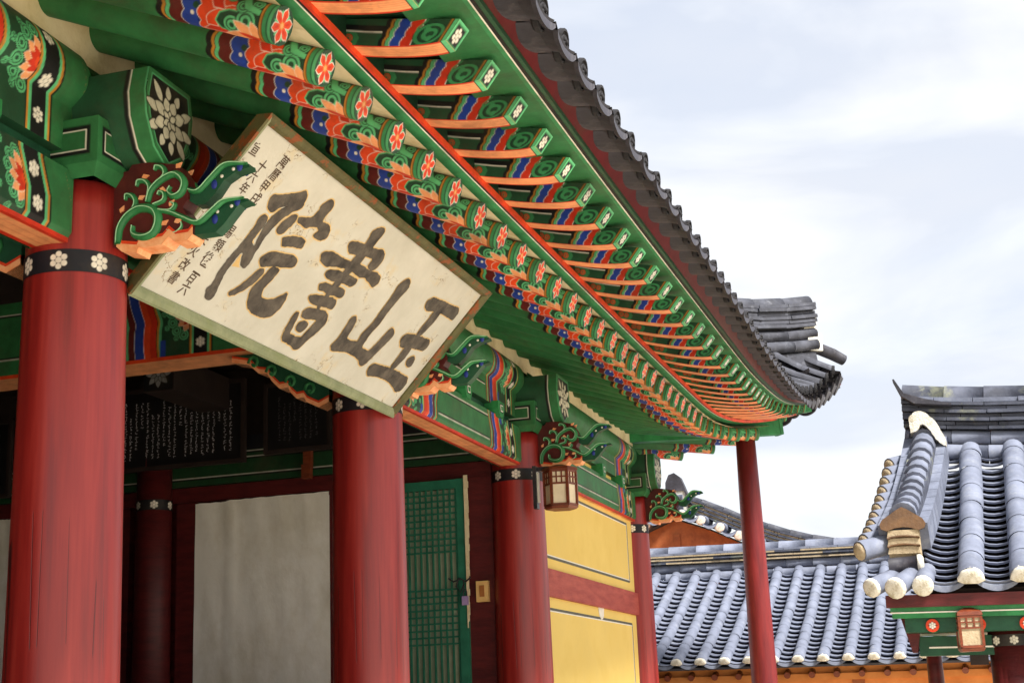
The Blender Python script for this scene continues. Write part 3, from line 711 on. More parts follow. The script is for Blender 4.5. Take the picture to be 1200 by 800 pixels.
ridge(c, e0, e1, [(-.40, .05, .11, 'f', 2), (.02, .16, .17, 'r', 0), (.16, .30, .15, 'r', 0), (.31, .36, .17, 'f', 1), (.36, .41, .15, 'f', 1), (.41, .46, .18, 'f', 1), (.46, .51, .15, 'f', 1), (.51, .56, .17, 'f', 1), (.56, .61, .14, 'f', 1), (.60, .72, .12, 'c', 0)], .42, .02, lambda t: -.06 * math.sin(math.pi * min(t * 1.3, 1)))
c.build('hip_ridge', ['tilemid', 'tilemid', 'tileold'], ROOF)
c = MB(); c.bar(e0 + Vector((.02, .02, .30)), e0 + Vector((-.12, -.1, .30)), .2, .30, 0); c.bar(e0 + Vector((.05, .04, .12)), e0 + Vector((-.1, -.08, .12)), .26, .22, 0); c.build('ridge_end_plaster', 'lime', ROOF)
c = MB(); q = Vector((-1.33, 17.2, 4.02)); c.tube([q + Vector((-.5, -.42, .05)), q, q + Vector((.15, .12, -.06)), q + Vector((.27, .22, -.125))], [.072, .074, .074, .066], 14, 0, True); c.build('corner_cover_tile', 'tileold', ROOF)

# ---- columns
def column(y, r0, r1, top=2.16, bot=-.95):
    c = MB(); n = 30; prof = []
    for i in range(n + 1):
        t = i / n; z = bot + (top - bot) * t; prof.append((r0 + (r1 - r0) * t ** 1.3, z))
    c.lathe(prof, 48, 0, Matrix.Translation((CX, y, 0)))
    o = c.build('column', 'column', HALL)
    zb = 1.812; rb = r0 + (r1 - r0) * ((zb - bot) / (top - bot)) ** 1.3 + .003
    a = np.linspace(0, 2 * math.pi, 420); z = np.linspace(-.047, .047, 34)
    Aa, Z = np.meshgrid(a, z, indexing='ij'); p = Paint(Aa * rb, Z, lin((26, 26, 34)), .003)
    nfl = 8; st = 2 * math.pi * rb / nfl
    for k in range(nfl + 1): p.dots(k * st + .02, 0, .036)
    g_ = GB(); g_.grid(np.stack([CX + rb * np.cos(Aa - 2.2), y + rb * np.sin(Aa - 2.2), zb + Z], -1), p.C)
    g_.build('painted_band', o, smooth=True)
    s_ = MB(); s_.lathe([(r0 * 1.5, bot - .12), (r0 * 1.5, bot - .02), (r0 * 1.35, bot + .005)], 24, 0, Matrix.Translation((CX, y, 0))); s_.build('base_stone', 'stone', o)
    return o
for y, r0, r1 in zip(CYS, (.226, .232, .232, .205), (.203, .210, .208, .182)): column(y, r0, r1)

# ---- painted end patterns of the beams
def end_paint(p, U, V, H, side=1):
    """U distance from the beam end, V height 0..H"""
    ch = .06 * np.clip((V / H - .45) * 2, 0, 1); Ub = U - ch; Ob = p.X; p.X = Ub
    p.band(0, .80, BLACK); p.band(0, .79, OCHRE); p.band(0, .775, BLACK); p.band(0, .77, LGREEN); p.band(0, .75, BLACK)
    wv = .012 * np.abs(np.sin(V / H * math.pi * 2))
    p.band(0, .745 + wv, MAROON); p.band(0, .70 + wv, WHITE); p.band(0, .697 + wv, BLUE); p.band(0, .632 + wv, WHITE); p.band(0, .629 + wv, ORANGE); p.band(0, .585 + wv, RED); p.band(0, .54 + wv, BLACK); p.band(0, .535 + wv, OCHRE); p.band(0, .52 + wv, LGREEN * .9); p.band(0, .50 + wv, DGREEN)
    p.rect(.48, .52, -.01, H * .22, BLUE); p.rect(.46, .52, H * .8, H + 1, BLUE)
    c = H * .5
    for a in (-1.25, -.75, -.25, .25, .75, 1.25):
        rr = .125 if H > .35 else .10
        p.curl(.31 + math.cos(a) * rr * 1.0, c + math.sin(a) * rr, .034 if H > .35 else .028)
    for a in (-1.0, -.4, .2, .8): p.curl(.31 + math.cos(a) * .175, c + math.sin(a) * .16, .018)
    for a in (-1.1, -.55, 0, .55, 1.1): p.petal(.30, c, a, 0, .105, .06, PEACH, WHITE)
    for a in (-.8, -.27, .27, .8): p.petal(.30, c, a, 0, .075, .035, RED)
    p.circle(.31, c, .022, ORANGE)
    p.band(0, .312, BLACK); p.band(0, .308, OCHRE); p.band(0, .294, LGREEN); p.band(0, .278, BLACK)
    for f in ((.17, .5, .83) if H > .35 else (.27, .73)):
        pass
    p.band(0, .182, LGREEN); p.band(0, .166, OCHRE); p.band(0, .152, BLACK); p.band(0, .142, GREEN)
    p.X = Ob
    for f in ((.15, .42, .74) if H > .35 else (.27, .73)):
        off = .06 * max(0, min(1, (f - .45) * 2)); p.dots(.23 + off, f * H, .032)
def mid_paint(p, U, V, H):
    p.rect(.82, 99, H * .80, H * .80 + .012, BLACK); p.rect(.82, 99, H * .80 + .012, H * .80 + .019, WHITE)
    p.rect(.82, 99, H * .22, H * .22 + .012, BLACK); p.rect(.82, 99, H * .22 - .007, H * .22, WHITE)
def painted_beam(name, prof, y0, y1, axis='y', base=None, under=None, zref=None, paint0=True, paint1=True, **kw):
    """prof: list of (o, z) outline points visible from outside; painted by height"""
    prof = np.array(prof, float); seg = np.hypot(*np.diff(prof, axis=0).T); Lp = np.concatenate([[0], np.cumsum(seg)])
    nv = max(int(Lp[-1] / .006), 8); w = np.linspace(0, Lp[-1], nv); O = np.interp(w, Lp, prof[:, 0]); Zp = np.interp(w, Lp, prof[:, 1])
    Ltot = y1 - y0; h = min(.95, Ltot / 2)
    d = np.arange(0, h, .0062); y = np.concatenate([d, np.linspace(h, Ltot - h, 12), (Ltot - d)[::-1]])
    Yg, Wg = np.meshgrid(y, w, indexing='ij'); U = np.minimum(Yg, Ltot - Yg) if (paint0 and paint1) else (Yg if paint0 else Ltot - Yg)
    Hh = Lp[-1]; p = Paint(U, Wg, GREEN, .004); mid_paint(p, U, Wg, Hh); end_paint(p, U, Wg, Hh)
    Og = np.broadcast_to(O, U.shape); Zg = np.broadcast_to(Zp, U.shape)
    g_ = GB()
    if axis == 'y': P = np.stack([CX + Og, y0 + Yg, Zg], -1)
    g_.grid(P, p.C, flip=False)
    return g_, y
jp = [(.075, 2.27), (.075, 2.47)] + [(.148 * math.cos(a), 2.60 + .148 * math.sin(a)) for a in np.linspace(-1.04, 1.45, 16)]
BAYS = [(1.86, 4.97), (4.97, 8.08), (8.08, 11.23), (11.23, 15.49)]
for k, (a, b) in enumerate(BAYS):
    y0, y1 = a + .02, b - .02
    g_, y = painted_beam('purlin', jp, y0 + .16, y1 - .16)
    Q = np.array([[[CX + .075, t, 2.27], [CX - .09, t, 2.27]] for t in (y0 + .16, y1 - .16)]); g_.grid(Q, DGREEN * 1.2, flip=True)
    for t in (y0 + .16, y1 - .16):     # closed ends
        sec = np.array([[[CX + o, t, z], [CX - .1, t, z]] for o, z in jp]); g_.grid(sec, GREEN * .9)
    g_.build('eave_purlin', HALL)
    core = MB(); core.tube([(CX, y0 - .15, 2.60), (CX, y1 + .15, 2.60)], .13, 16); core.box((CX - .08, y0, 2.275), (CX + .05, y1, 2.5)); core.build('purlin_core', 'green', HALL)
    c = MB(); c.box((CX + .02, y0 - .02, 2.70), (CX + .07, y1 + .02, 3.0)); c.build('plaster_filling', 'cream', HALL)
    # lintel between the columns
    cp = [(.085, 1.905), (.10, 1.925), (.10, 2.185)]
    g_, y = painted_beam('lintel', cp, y0 + .17, y1 - .17)
    yy = np.array([y0 + .17, y1 - .17]); oo = np.linspace(-.085, .085, 30); A2, B2 = np.meshgrid(yy, oo, indexing='ij')
    p = Paint(A2, B2, PEACH, .003); p.bandy(.062, 1, RED); p.bandy(-1, -.06, RED); p.bandy(.018, .026, PEACH * .7 + ORANGE * .2); p.bandy(-.026, -.018, PEACH * .7 + ORANGE * .2)
    g_.grid(np.stack([CX + B2, A2, np.full_like(A2, 1.885)], -1), p.C, flip=True)
    g_.grid(np.array([[[CX + .085, t, 1.885], [CX + .085, t, 1.905]] for t in yy]), RED)
    g_.grid(np.array([[[CX + .10, t, 2.185], [CX - .1, t, 2.187]] for t in yy]), GREEN)
    g_.grid(np.array([[[CX - .1, t, 1.885], [CX - .1, t, 2.187]] for t in yy]), DGREEN)
    for t in yy: g_.quad((CX + .085, t, 1.885), (CX - .1, t, 1.885), (CX - .1, t, 2.187), (CX + .10, t, 2.187), GREEN)
    g_.build('lintel_beam', HALL)
    # infill between lintel and purlin with small bearing blocks
    c = MB(); c.box((CX - .04, y0 + .1, 2.187), (CX + .02, y1 - .1, 2.272)); c.build('infill_panel', 'yellow' if k == 3 else 'dgreen', HALL)
    nb = 3 if k < 3 else 4
    for j in range(nb):
        yb = y0 + (y1 - y0) * (j + 1) / (nb + 1)
        c = MB(); w = .075
        poly = [(-w, 2.285), (w, 2.285), (w, 2.225), (w * .62, 2.165), (-w * .62, 2.165), (-w, 2.225)]
        c.prism(poly, lambda a_, b_, t: (CX + t, yb + a_, b_), .0, .135, 0)
        i2 = [(-.04, 2.265), (.04, 2.265), (.035, 2.20), (-.035, 2.20)]
        c.prism(i2, lambda a_, b_, t: (CX + t, yb + a_, b_), .13, .1365, 1); i3 = [(x * .78, 2.2325 + (z - 2.2325) * .78) for x, z in i2]; c.prism(i3, lambda a_, b_, t: (CX + t, yb + a_, b_), .13, .138, 2)
        i4 = [(x * .55, 2.2325 + (z - 2.2325) * .55) for x, z in i2]; c.prism(i4, lambda a_, b_, t: (CX + t, yb + a_, b_), .13, .1395, 0)
        c.build('bearing_block', ['green', 'black', 'white'], HALL)

# ---- brackets, capitals and beam heads on each column
BODY = [(0.0, 2.20), (0.0, 1.86), (0.219, 1.895), (0.245, 1.871), (0.315, 1.857), (0.324, 1.878), (0.373, 1.875), (0.432, 1.878), (0.461, 1.906), (0.491, 1.879), (0.549, 1.88), (0.568, 1.9), (0.57, 1.94), (0.54, 1.985), (0.52, 2.02), (0.545, 2.06), (0.54, 2.11), (0.525, 2.162), (0.49, 2.212), (0.364, 2.239), (0.283, 2.247), (0.264, 2.217)]
BEAK1 = [(0.52, 2.12), (0.589, 2.094), (0.647, 2.145), (0.704, 2.187), (0.76, 2.186), (0.81, 2.171), (0.813, 2.157), (0.748, 2.144), (0.70, 2.119), (0.662, 2.069), (0.614, 2.026), (0.57, 2.03), (.53, 2.06)]
BEAK2 = [(0.52, 1.97), (0.572, 1.949), (0.625, 1.974), (0.682, 2.016), (0.739, 2.033), (0.806, 2.023), (0.814, 2.013), (0.768, 2.004), (0.731, 1.964), (0.702, 1.931), (0.664, 1.9), (0.568, 1.9), (.53, 1.92)]
VINES = [[(0.224, 1.901), (0.232, 1.969), (0.27, 2.02), (0.329, 2.044), (0.389, 2.026), (0.41, 1.981), (0.392, 1.929), (0.343, 1.917), (0.297, 1.937), (0.294, 1.97)],
[(0.389, 2.03), (0.469, 2.005), (0.528, 1.974), (0.596, 1.946), (0.663, 1.991), (0.711, 2.021), (0.797, 2.022)],
[(0.508, 1.977), (0.519, 1.939), (0.49, 1.915), (0.456, 1.929), (0.46, 1.947)],
[(0.359, 2.063), (0.377, 2.116), (0.426, 2.155), (0.485, 2.17), (0.525, 2.131), (0.516, 2.086), (0.482, 2.073), (0.457, 2.095), (0.466, 2.117)],
[(0.525, 2.103), (0.584, 2.085), (0.642, 2.132), (0.709, 2.182), (0.805, 2.172)],
[(0.387, 2.133), (0.435, 2.168), (0.43, 2.201), (0.4, 2.215), (0.39, 2.198)],
[(0.358, 2.072), (0.367, 2.127), (0.346, 2.158), (0.316, 2.162), (0.307, 2.14)],
[(0.29, 2.035), (0.304, 2.071), (0.288, 2.101), (0.262, 2.109), (0.256, 2.087)],
[(0.389, 2.049), (0.433, 2.061), (0.437, 2.088), (0.417, 2.101), (0.408, 2.088)],
[(0.419, 2.022), (0.468, 2.014), (0.488, 2.035), (0.468, 2.047)]]
VW = [.021, .013, .014, .017, .013, .013, .012, .013, .011, .010]
def catmull(pts, n=5):
    P = [np.array(p, float) for p in pts]; P = [2 * P[0] - P[1]] + P + [2 * P[-1] - P[-2]]; out = []
    for i in range(1, len(P) - 2):
        for k in range(n):
            t = k / n; a, b, c, d = P[i - 1:i + 3]
            out.append(.5 * ((2 * b) + (c - a) * t + (2 * a - 5 * b + 4 * c - d) * t * t + (3 * b - a - 3 * c + d) * t ** 3))
    out.append(P[-2]); return out
def scroll_bracket(y, parent):
    f = lambda a, b, t: (CX + a, y + t, b)
    c = MB(); c.prism(BODY, f, -.045, .045, 0)
    bot = [q for q in BODY[2:12]]
    for q0, q1 in zip(bot[:-1], bot[1:]):
        c.prism([(q0[0], q0[1] - .004), (q1[0], q1[1] - .004), (q1[0], q1[1] + .030), (q0[0], q0[1] + .030)], f, -.050, .050, 1)
        c.prism([(q0[0], q0[1] + .030), (q1[0], q1[1] + .030), (q1[0], q1[1] + .044), (q0[0], q0[1] + .044)], f, -.048, .048, 2)
    for (a, b, rot) in ((.33, 2.09, .3), (.43, 2.11, -.5), (.47, 2.045, .8), (.50, 2.205, .6), (.345, 2.18, .1), (.44, 1.965, .5), (.50, 1.965, .2), (.24, 2.05, 1.)):
        for sy in (-1, 1): c.prism([(a + .02 * math.cos(rot), b + .02 * math.sin(rot)), (a + .012 * math.cos(rot + 2), b + .012 * math.sin(rot + 2)), (a + .016 * math.cos(rot + 3.3), b + .016 * math.sin(rot + 3.3)), (a + .012 * math.cos(rot - 1.6), b + .012 * math.sin(rot - 1.6))], f, sy * .044, sy * .051, 1)
    o = c.build('scroll_bracket', ['maroon', 'peach', 'orange'], parent)
    for bk, whites, blues in ((BEAK1, ((.742, 2.158), (.69, 2.135)), ((.655, 2.105), (.77, 2.165))), (BEAK2, ((.735, 2.0), (.672, 1.985)), ((.66, 1.955), (.76, 2.018)))):
        c = MB(); c.prism(bk, f, -.030, .030, 0)
        for sy in (-1, 1):
            for (a, b) in whites: c.lathe([(.0005, .004), (.007, .003), (.008, 0)], 10, 2, Matrix.Translation((CX + a, y + sy * .031, b)) @ Matrix.Rotation(sy * -math.pi / 2, 4, 'X'))
            for (a, b) in blues: c.lathe([(.0005, .003), (.013, .002), (.014, 0)], 12, 1, Matrix.Translation((CX + a, y + sy * .0305, b)) @ Matrix.Rotation(sy * -math.pi / 2, 4, 'X') @ Matrix.Scale(1.5, 4, (0, 1, 0)))
        c.build('beak', ['dgreen', 'blue', 'white'], o)
    for v, w in zip(VINES, VW):
        for sy in (-1, 1):
            c = MB(); pts = catmull(v); n = len(pts); yo = y + sy * (.046 if v[0][0] < .5 else .034)
            rad = [w * (.75 + .25 * math.sin(math.pi * i / (n - 1))) * (1 if i < n * .75 else 1 - .45 * (i / n - .75) / .25) for i in range(n)]
            c.tube([(CX + a, yo, b) for a, b in pts], rad, 8, 0, True, up=(0, 1, 0))
            c.tube([(CX + a - .004, yo + sy * r * .93, b + .004) for (a, b), r in zip(pts, rad)], .0030, 5, 1, True, up=(0, 1, 0))
            c.build('vine_scroll', ['vine', 'vine_light'], o)
    return o
def outlined_face(g_, c0, ex, ez, w0, w1, h, col=GREEN):
    """trapezoid face, lower edge w0, upper w1, with a black and white inset outline"""
    n = 40; U, V = np.meshgrid(np.linspace(-1, 1, n * 2), np.linspace(0, 1, n), indexing='ij')
    hw = w0 + (w1 - w0) * V; Xl = U * hw; Zl = V * h
    p = Paint(Xl, Zl, col, .004); i = .035
    p.poly([(-w0 + i, i), (w0 - i, i), (w1 - i, h - i), (-w1 + i, h - i)], BLACK); i = .052
    p.poly([(-w0 + i, i), (w0 - i, i), (w1 - i, h - i), (-w1 + i, h - i)], WHITE); i = .058
    p.poly([(-w0 + i, i), (w0 - i, i), (w1 - i, h - i), (-w1 + i, h - i)], GREEN * .8)
    return np.array(c0)[None, None] + Xl[..., None] * np.array(ex) + Zl[..., None] * np.array(ez), p.C
def capital(y, parent):
    g_ = GB(); hw = .24; z0, z1, z2 = 2.15, 2.20, 2.395; h0 = .205
    for dx, dy in ((1, 0), (0, -1), (-1, 0), (0, 1)):
        ex = (-dy, dx, 0)
        P, C = outlined_face(g_, (CX + dx * hw, y + dy * hw, z1), ex, (0, 0, 1), hw, hw, z2 - z1); g_.grid(P, C, flip=True)
        a = np.array([CX + dx * h0, y + dy * h0, z0]); b = np.array([CX + dx * hw, y + dy * hw, z1]); e = np.array(ex)
        g_.quad(a - e * h0, a + e * h0, b + e * hw, b - e * hw, GREEN)
    g_.quad((CX - hw, y - hw, z2), (CX + hw, y - hw, z2), (CX + hw, y + hw, z2), (CX - hw, y + hw, z2), DGREEN)
    g_.build('capital_block', parent)
def beam_head(y, parent):
    prof = [(-.165, 2.61), (.165, 2.61), (.185, 2.50), (.175, 2.40), (.11, 2.28), (0, 2.215), (-.11, 2.28), (-.175, 2.40), (-.19, 2.50)]
    pr = np.array(prof + [prof[0]]); x0, x1 = CX - .1, -2.955
    x1 = x1 if y < 15 else x1 - .09
    xs = np.concatenate([[x0], np.linspace(x0 + .3, x1, 40)]); X, J = np.meshgrid(xs, np.arange(len(pr)), indexing='ij')
    P = np.stack([X, y + pr[J, 0], pr[J, 1]], -1)
    p = Paint(X, J, DGREEN * 1.35, .004); p.band(x1 - .105, x1 - .085, BLACK); p.band(x1 - .085, x1 - .077, WHITE); p.band(x1 - .077, 99, GREEN * 1.05); p.band(x1 - .008, 99, LGREEN * .8)
    g_ = GB(); g_.grid(P, p.C, flip=True)
    zz = np.linspace(2.215, 2.61, 90); hw = np.interp(zz, [2.215, 2.28, 2.40, 2.50, 2.61], [0.002, .11, .175, .187, .165])
    V, T = np.meshgrid(zz, np.linspace(-1, 1, 90), indexing='ij'); Yl = T * hw[:, None]
    p = Paint(Yl, V, GREEN, .004); k = .86
    p.poly([(a * k, 2.44 + (b - 2.44) * k) for a, b in prof], BLACK, LGREEN * .8, .006)
    cz = 2.43; sh = lin((206, 202, 180))
    for r0, r1, n, off, w in ((.09, .190, 10, .13, .042), (.04, .125, 8, .4, .052), (.005, .055, 6, 0, .028)):
        for i in range(n):
            a = off + i * 2 * math.pi / n; q = 1 if abs(math.sin(a)) > .5 else .78
            p.petal(0, cz, a + math.pi / 2, r0, r1 * q, w, sh, BLACK, .006)
    g_.grid(np.stack([np.full_like(V, x1 + .001), y + Yl, V], -1), p.C, flip=False)
    g_.build('beam_head', parent)
for y in CYS:
    scroll_bracket(y, HALL); capital(y, HALL); beam_head(y, HALL)

# ---- cross beams running into the hall, with scrolled brackets beneath
for k, y in enumerate(CYS[:2]):
    H = .50; x1 = CX - .25; x0 = -8.6; w = np.linspace(0, H, 84); d = np.concatenate([np.arange(0, 1.75, .007), np.linspace(1.8, x1 - x0, 10)])
    D, Wg = np.meshgrid(d, w, indexing='ij'); U = np.maximum(D - .60, -.5)
    p = Paint(U, Wg, GREEN, .005); mid_paint(p, U, Wg, H); end_paint(p, U, Wg, H)
    g_ = GB(); g_.grid(np.stack([x1 - D, np.full_like(D, y - .15), 2.255 + Wg], -1), p.C, flip=False)
    g_.grid(np.stack([x1 - D, np.full_like(D, y + .15), 2.255 + Wg], -1), GREEN, flip=True)
    g_.grid(np.array([[[x, y - .15, 2.235], [x, y + .15, 2.235]] for x in (x1, x0)]), PEACH * .8, flip=True)
    g_.grid(np.array([[[x, y - .152, 2.233], [x, y - .152, 2.257]] for x in (x1, x0)]), ORANGE, flip=True)
    g_.build('cross_beam', HALL)
    if k == 2: continue
    low = [(0, 2.23), (0, 1.87), (.09, 1.84), (.14, 1.86), (.19, 1.88), (.22, 1.915), (.28, 1.91), (.33, 1.95), (.36, 1.99), (.43, 1.985), (.50, 2.04), (.54, 2.09), (.62, 2.10), (.70, 2.16), (.86, 2.19), (.86, 2.23)]
    f = lambda a, b, t: (x1 + .02 - a * .78, y + t, b)
    c = MB(); c.prism(low, f, -.06, .06, 0)
    bot = [q for q in low[1:-1]]
    for q0, q1 in zip(bot[:-1], bot[1:]): c.prism([q0, q1, (q1[0], q1[1] + .028), (q0[0], q0[1] + .028)], f, -.066, .066, 1); c.prism([(q0[0], q0[1] + .028), (q1[0], q1[1] + .028), (q1[0], q1[1] + .042), (q0[0], q0[1] + .042)], f, -.064, .064, 2)
    for (a, b) in ((.16, 1.96), (.33, 2.02), (.50, 2.10), (.66, 2.17)):
        sp = [(a + (.052 - .005 * i) * math.cos(i * .75), b + (.052 - .005 * i) * math.sin(i * .75)) for i in range(9)]
        c.tube([(x1 + .02 - q[0] * .78, y - .064, q[1]) for q in sp], .011, 7, 3, True, up=(0, 1, 0))
    c.build('inner_bracket', ['dgreen', 'peach', 'orange', 'vine'], HALL)

# ---- inside the hall: ceiling, back walls, partition at the third column
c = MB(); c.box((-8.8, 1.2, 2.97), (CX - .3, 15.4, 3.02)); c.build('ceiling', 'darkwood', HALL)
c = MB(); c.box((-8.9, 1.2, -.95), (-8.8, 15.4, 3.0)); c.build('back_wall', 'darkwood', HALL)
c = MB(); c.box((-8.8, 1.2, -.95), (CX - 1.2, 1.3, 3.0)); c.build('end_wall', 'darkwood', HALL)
YP = 11.2
c = MB()
c.box((-8.8, YP + .05, -.95), (CX, YP + .12, 2.3), 0)
c.box((-8.8, YP - .03, 1.835), (CX - .19, YP + .049, 1.965), 0)
c.box((-5.03, YP - .04, -.4), (-4.62, YP + .048, 1.83), 0); c.box((-6.48, YP - .04, -.4), (-6.30, YP + .048, 1.83), 0); c.box((-3.80, YP - .05, -.4), (-3.56, YP + .047, 1.834), 0)
c.box((-8.18, YP - .04, -.4), (-6.95, YP + .046, 1.83), 0)
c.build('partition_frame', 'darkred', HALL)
g_ = GB(); xs = np.linspace(-8.7, CX - .2, 8); z = np.linspace(1.97, 2.38, 90); X, Z = np.meshgrid(xs, z, indexing='ij')
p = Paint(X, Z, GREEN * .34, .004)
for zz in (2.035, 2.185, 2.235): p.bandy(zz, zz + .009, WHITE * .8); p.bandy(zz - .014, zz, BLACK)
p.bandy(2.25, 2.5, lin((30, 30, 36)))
g_.grid(np.stack([X, np.full_like(X, YP - .06), Z], -1), p.C); g_.quad((-8.7, YP - .06, 1.97), (CX - .2, YP - .06, 1.97), (CX - .2, YP + .05, 1.97), (-8.7, YP + .05, 1.97), DGREEN)
g_.build('partition_beam', HALL)
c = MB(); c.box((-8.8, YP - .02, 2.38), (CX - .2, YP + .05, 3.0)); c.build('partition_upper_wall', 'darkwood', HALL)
# the inner column
c = MB(); c.lathe([(.17, -.95), (.155, 1.0), (.15, 2.35)], 32, 0, Matrix.Translation((-6.66, YP - .12, 0))); ic = c.build('inner_column', 'darkred', HALL)
a = np.linspace(0, 2 * math.pi, 260); z = np.linspace(-.045, .045, 24); Aa, Z = np.meshgrid(a, z, indexing='ij'); p = Paint(Aa * .157, Z, BLACK * 2, .003)
for k in range(7): p.dots(k * 2 * math.pi * .157 / 6, 0, .034)
g_ = GB(); g_.grid(np.stack([-6.66 + .157 * np.cos(Aa), YP - .12 + .157 * np.sin(Aa), 1.81 + Z], -1), p.C); g_.build('painted_band', ic, smooth=True)
# a lotus painted on the end of a dark inner beam
g_ = GB(); X, Z = np.meshgrid(np.linspace(-.13, .13, 70), np.linspace(-.13, .13, 70), indexing='ij'); p = Paint(X, Z, BLACK * 1.2, .004)
for k in range(8): p.petal(0, 0, k * math.pi / 4, .035, .115, .045, lin((150, 150, 150)), BLACK, .004)
for k in range(8): p.petal(0, 0, k * math.pi / 4 + .39, .02, .075, .03, lin((130, 130, 130)), BLACK, .004)
p.circle(0, 0, .018, lin((160, 160, 160)))
g_.grid(np.stack([-6.0 + X, np.full_like(X, 9.999), 2.71 + Z], -1), p.C); c = MB(); c.box((-6.14, 10.0, 2.57), (-5.86, 11.1, 2.85)); ib = c.build('inner_beam_end', 'darkwood', HALL); g_.build('painted_lotus', ib)
# paper-covered doors
def paper_door(x0, x1, zt):
    c = MB(); nx, nz_ = 26, 40; vs = []; 
    for j in range(nz_ + 1):
        for i in range(nx + 1):
            x = x0 + (x1 - x0) * i / nx; z = -.35 + (zt + .35) * j / nz_
            d = .004 * math.sin(i * 1.3 + j * .3) * math.sin(j * .21) + (.010 if abs(i - nx * .27) < .8 else 0)
            if j == nz_: z += random.uniform(-.003, .003) - .010 * (i < nx * .25)
            vs.append((x, YP - .045 - d, z))
    fs = [(j * (nx + 1) + i, j * (nx + 1) + i + 1, (j + 1) * (nx + 1) + i + 1, (j + 1) * (nx + 1) + i) for j in range(nz_) for i in range(nx)]
    c.add(vs, fs, 0, True); c.box((x0, YP - .04, -.35), (x1, YP + .0, zt - .03), 0)
    return c.build('papered_door', 'paper', HALL)
paper_door(-6.30, -5.03, 1.825); paper_door(-8.78, -8.18, 1.825)
# green lattice door
LX0, LX1, LT = -4.62, -3.80, 1.83
c = MB(); yd = YP - .07
c.box((LX1 - .075, yd - .02, -.35), (LX1, yd + .03, LT)); c.box((LX0, yd - .02, -.35), (LX0 + .06, yd + .03, LT)); c.box((LX0 + .06, yd - .018, LT - .075), (LX1 - .075, yd + .028, LT - .002)); 
ld = c.build('lattice_door', 'latticegreen', HALL)
c = MB(); x = LX0 + .06 + .042
while x < LX1 - .09: c.box((x, yd - .008, -.35), (x + .013, yd + .012, LT - .075)); x += .052
zs = [LT - .075 - .052 * (k + 1) for k in range(10)] + [.93 - .054 * k for k in range(9)] + [.05 - .054 * k for k in range(6)]
for z in zs: c.box((LX0 + .06, yd - .012, z), (LX1 - .075, yd + .010, z + .013))
c.build('lattice', 'latticegreen', ld)
c = MB(); c.box((LX0 + .06, yd + .0135, -.35), (LX1 - .075, yd + .02, LT - .08)); c.build('lattice_paper', 'latticepaper', ld)
c = MB(); nz_ = 24
for j in range(nz_):
    z0 = .62 + (LT - .6) * j / nz_; z1 = .62 + (LT - .6) * (j + 1) / nz_ + .001; k = .028 * (j / nz_) ** .6 + .006; r_ = random.uniform(-.006, .006)
    c.box((LX1 - .004, yd - .034 + r_ * .3, z0), (LX1 + k + r_, yd - .022, z1))
c.build('torn_paper_strip', 'cream', ld)
# bar latch hanging from the beam
c = MB(); hx = -5.17; c.box((hx - .035, YP - .18, 2.02), (hx + .035, YP - .13, 2.62)); c.box((hx - .05, YP - .185, 1.93), (hx + .03, YP - .13, 2.05)); c.bar((hx, YP - .15, 2.6), (hx, YP - .15, 2.95), .03, .03)
c.build('door_hanger', 'lanternwood', HALL)

# ---- yellow end bay
XW = -3.345
c = MB(); c.box((XW - .1, 11.23, -.95), (XW, 15.49, 1.90)); YW = c.build('yellow_wall', 'yellow', HALL)
c = MB(); c.box((XW - .02, 11.3, .885), (XW + .035, 15.4, 1.118)); c.build('middle_rail', 'redbeam', HALL)
c = MB()
def wl(z, hw, mi, pr): c.box((XW - .002, 11.42, z - hw), (XW + pr, 15.08, z + hw), mi)
for zc, sg in ((1.225, 1), (1.835, -1), (.785, -1)):
    wl(zc, .011, 0, .003); wl(zc + sg * .016, .005, 1, .003)
for zt, zb in ((1.83, 1.225), (.78, -.9)):
    c.box((XW - .002, 15.08, zb), (XW + .003, 15.094, zt), 0); c.box((XW - .002, 15.062, zb + .01), (XW + .003, 15.07, zt), 1)
c.build('painted_border_line', [mk('grey_border_paint', (84, 84, 74), (98, 98, 86), 9, bump=0), 'white'], YW)
c = MB(); c.prism([(0, 0), (.22, 0), (.20, -.08), (.16, -.11), (.10, -.12), (.03, -.08)], lambda a, b, t: (XW + t, 13.62 + a, .892 + b), .001, .006, 0); c.build('torn_paper_patch', 'white', YW)

# ---- support post at the corner
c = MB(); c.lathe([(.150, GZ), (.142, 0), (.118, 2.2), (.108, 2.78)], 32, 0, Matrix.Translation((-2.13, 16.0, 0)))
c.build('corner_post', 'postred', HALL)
s_ = MB(); s_.lathe([(.26, GZ), (.26, GZ + .12), (.2, GZ + .16)], 20, 0, Matrix.Translation((-2.13, 16.0, 0))); s_.build('post_base_stone', 'stone', HALL)

# ================================================================== the signboard
SB = thing('signboard', (-3.0, 6.17, 1.635), 'big tilted cream signboard with four large dark Chinese characters, hung under the eave', 'signboard')
bV = Vector((-2.39 + 3.0, 0, 2.287 - 1.635)); BH = bV.length; bV.normalize(); bN = Vector((bV.z, 0, -bV.x)); BY0 = 4.79; BL = 2.775
BM = Matrix.Identity(4)
BSC = 1.055     # the board hangs just clear of the brackets' tips
for i in range(3): BM[i][0], BM[i][1], BM[i][2], BM[i][3] = BSC * Vector((0, 1, 0))[i], BSC * bV[i], BSC * bN[i], BSC * (-3.0, BY0, 1.635)[i]
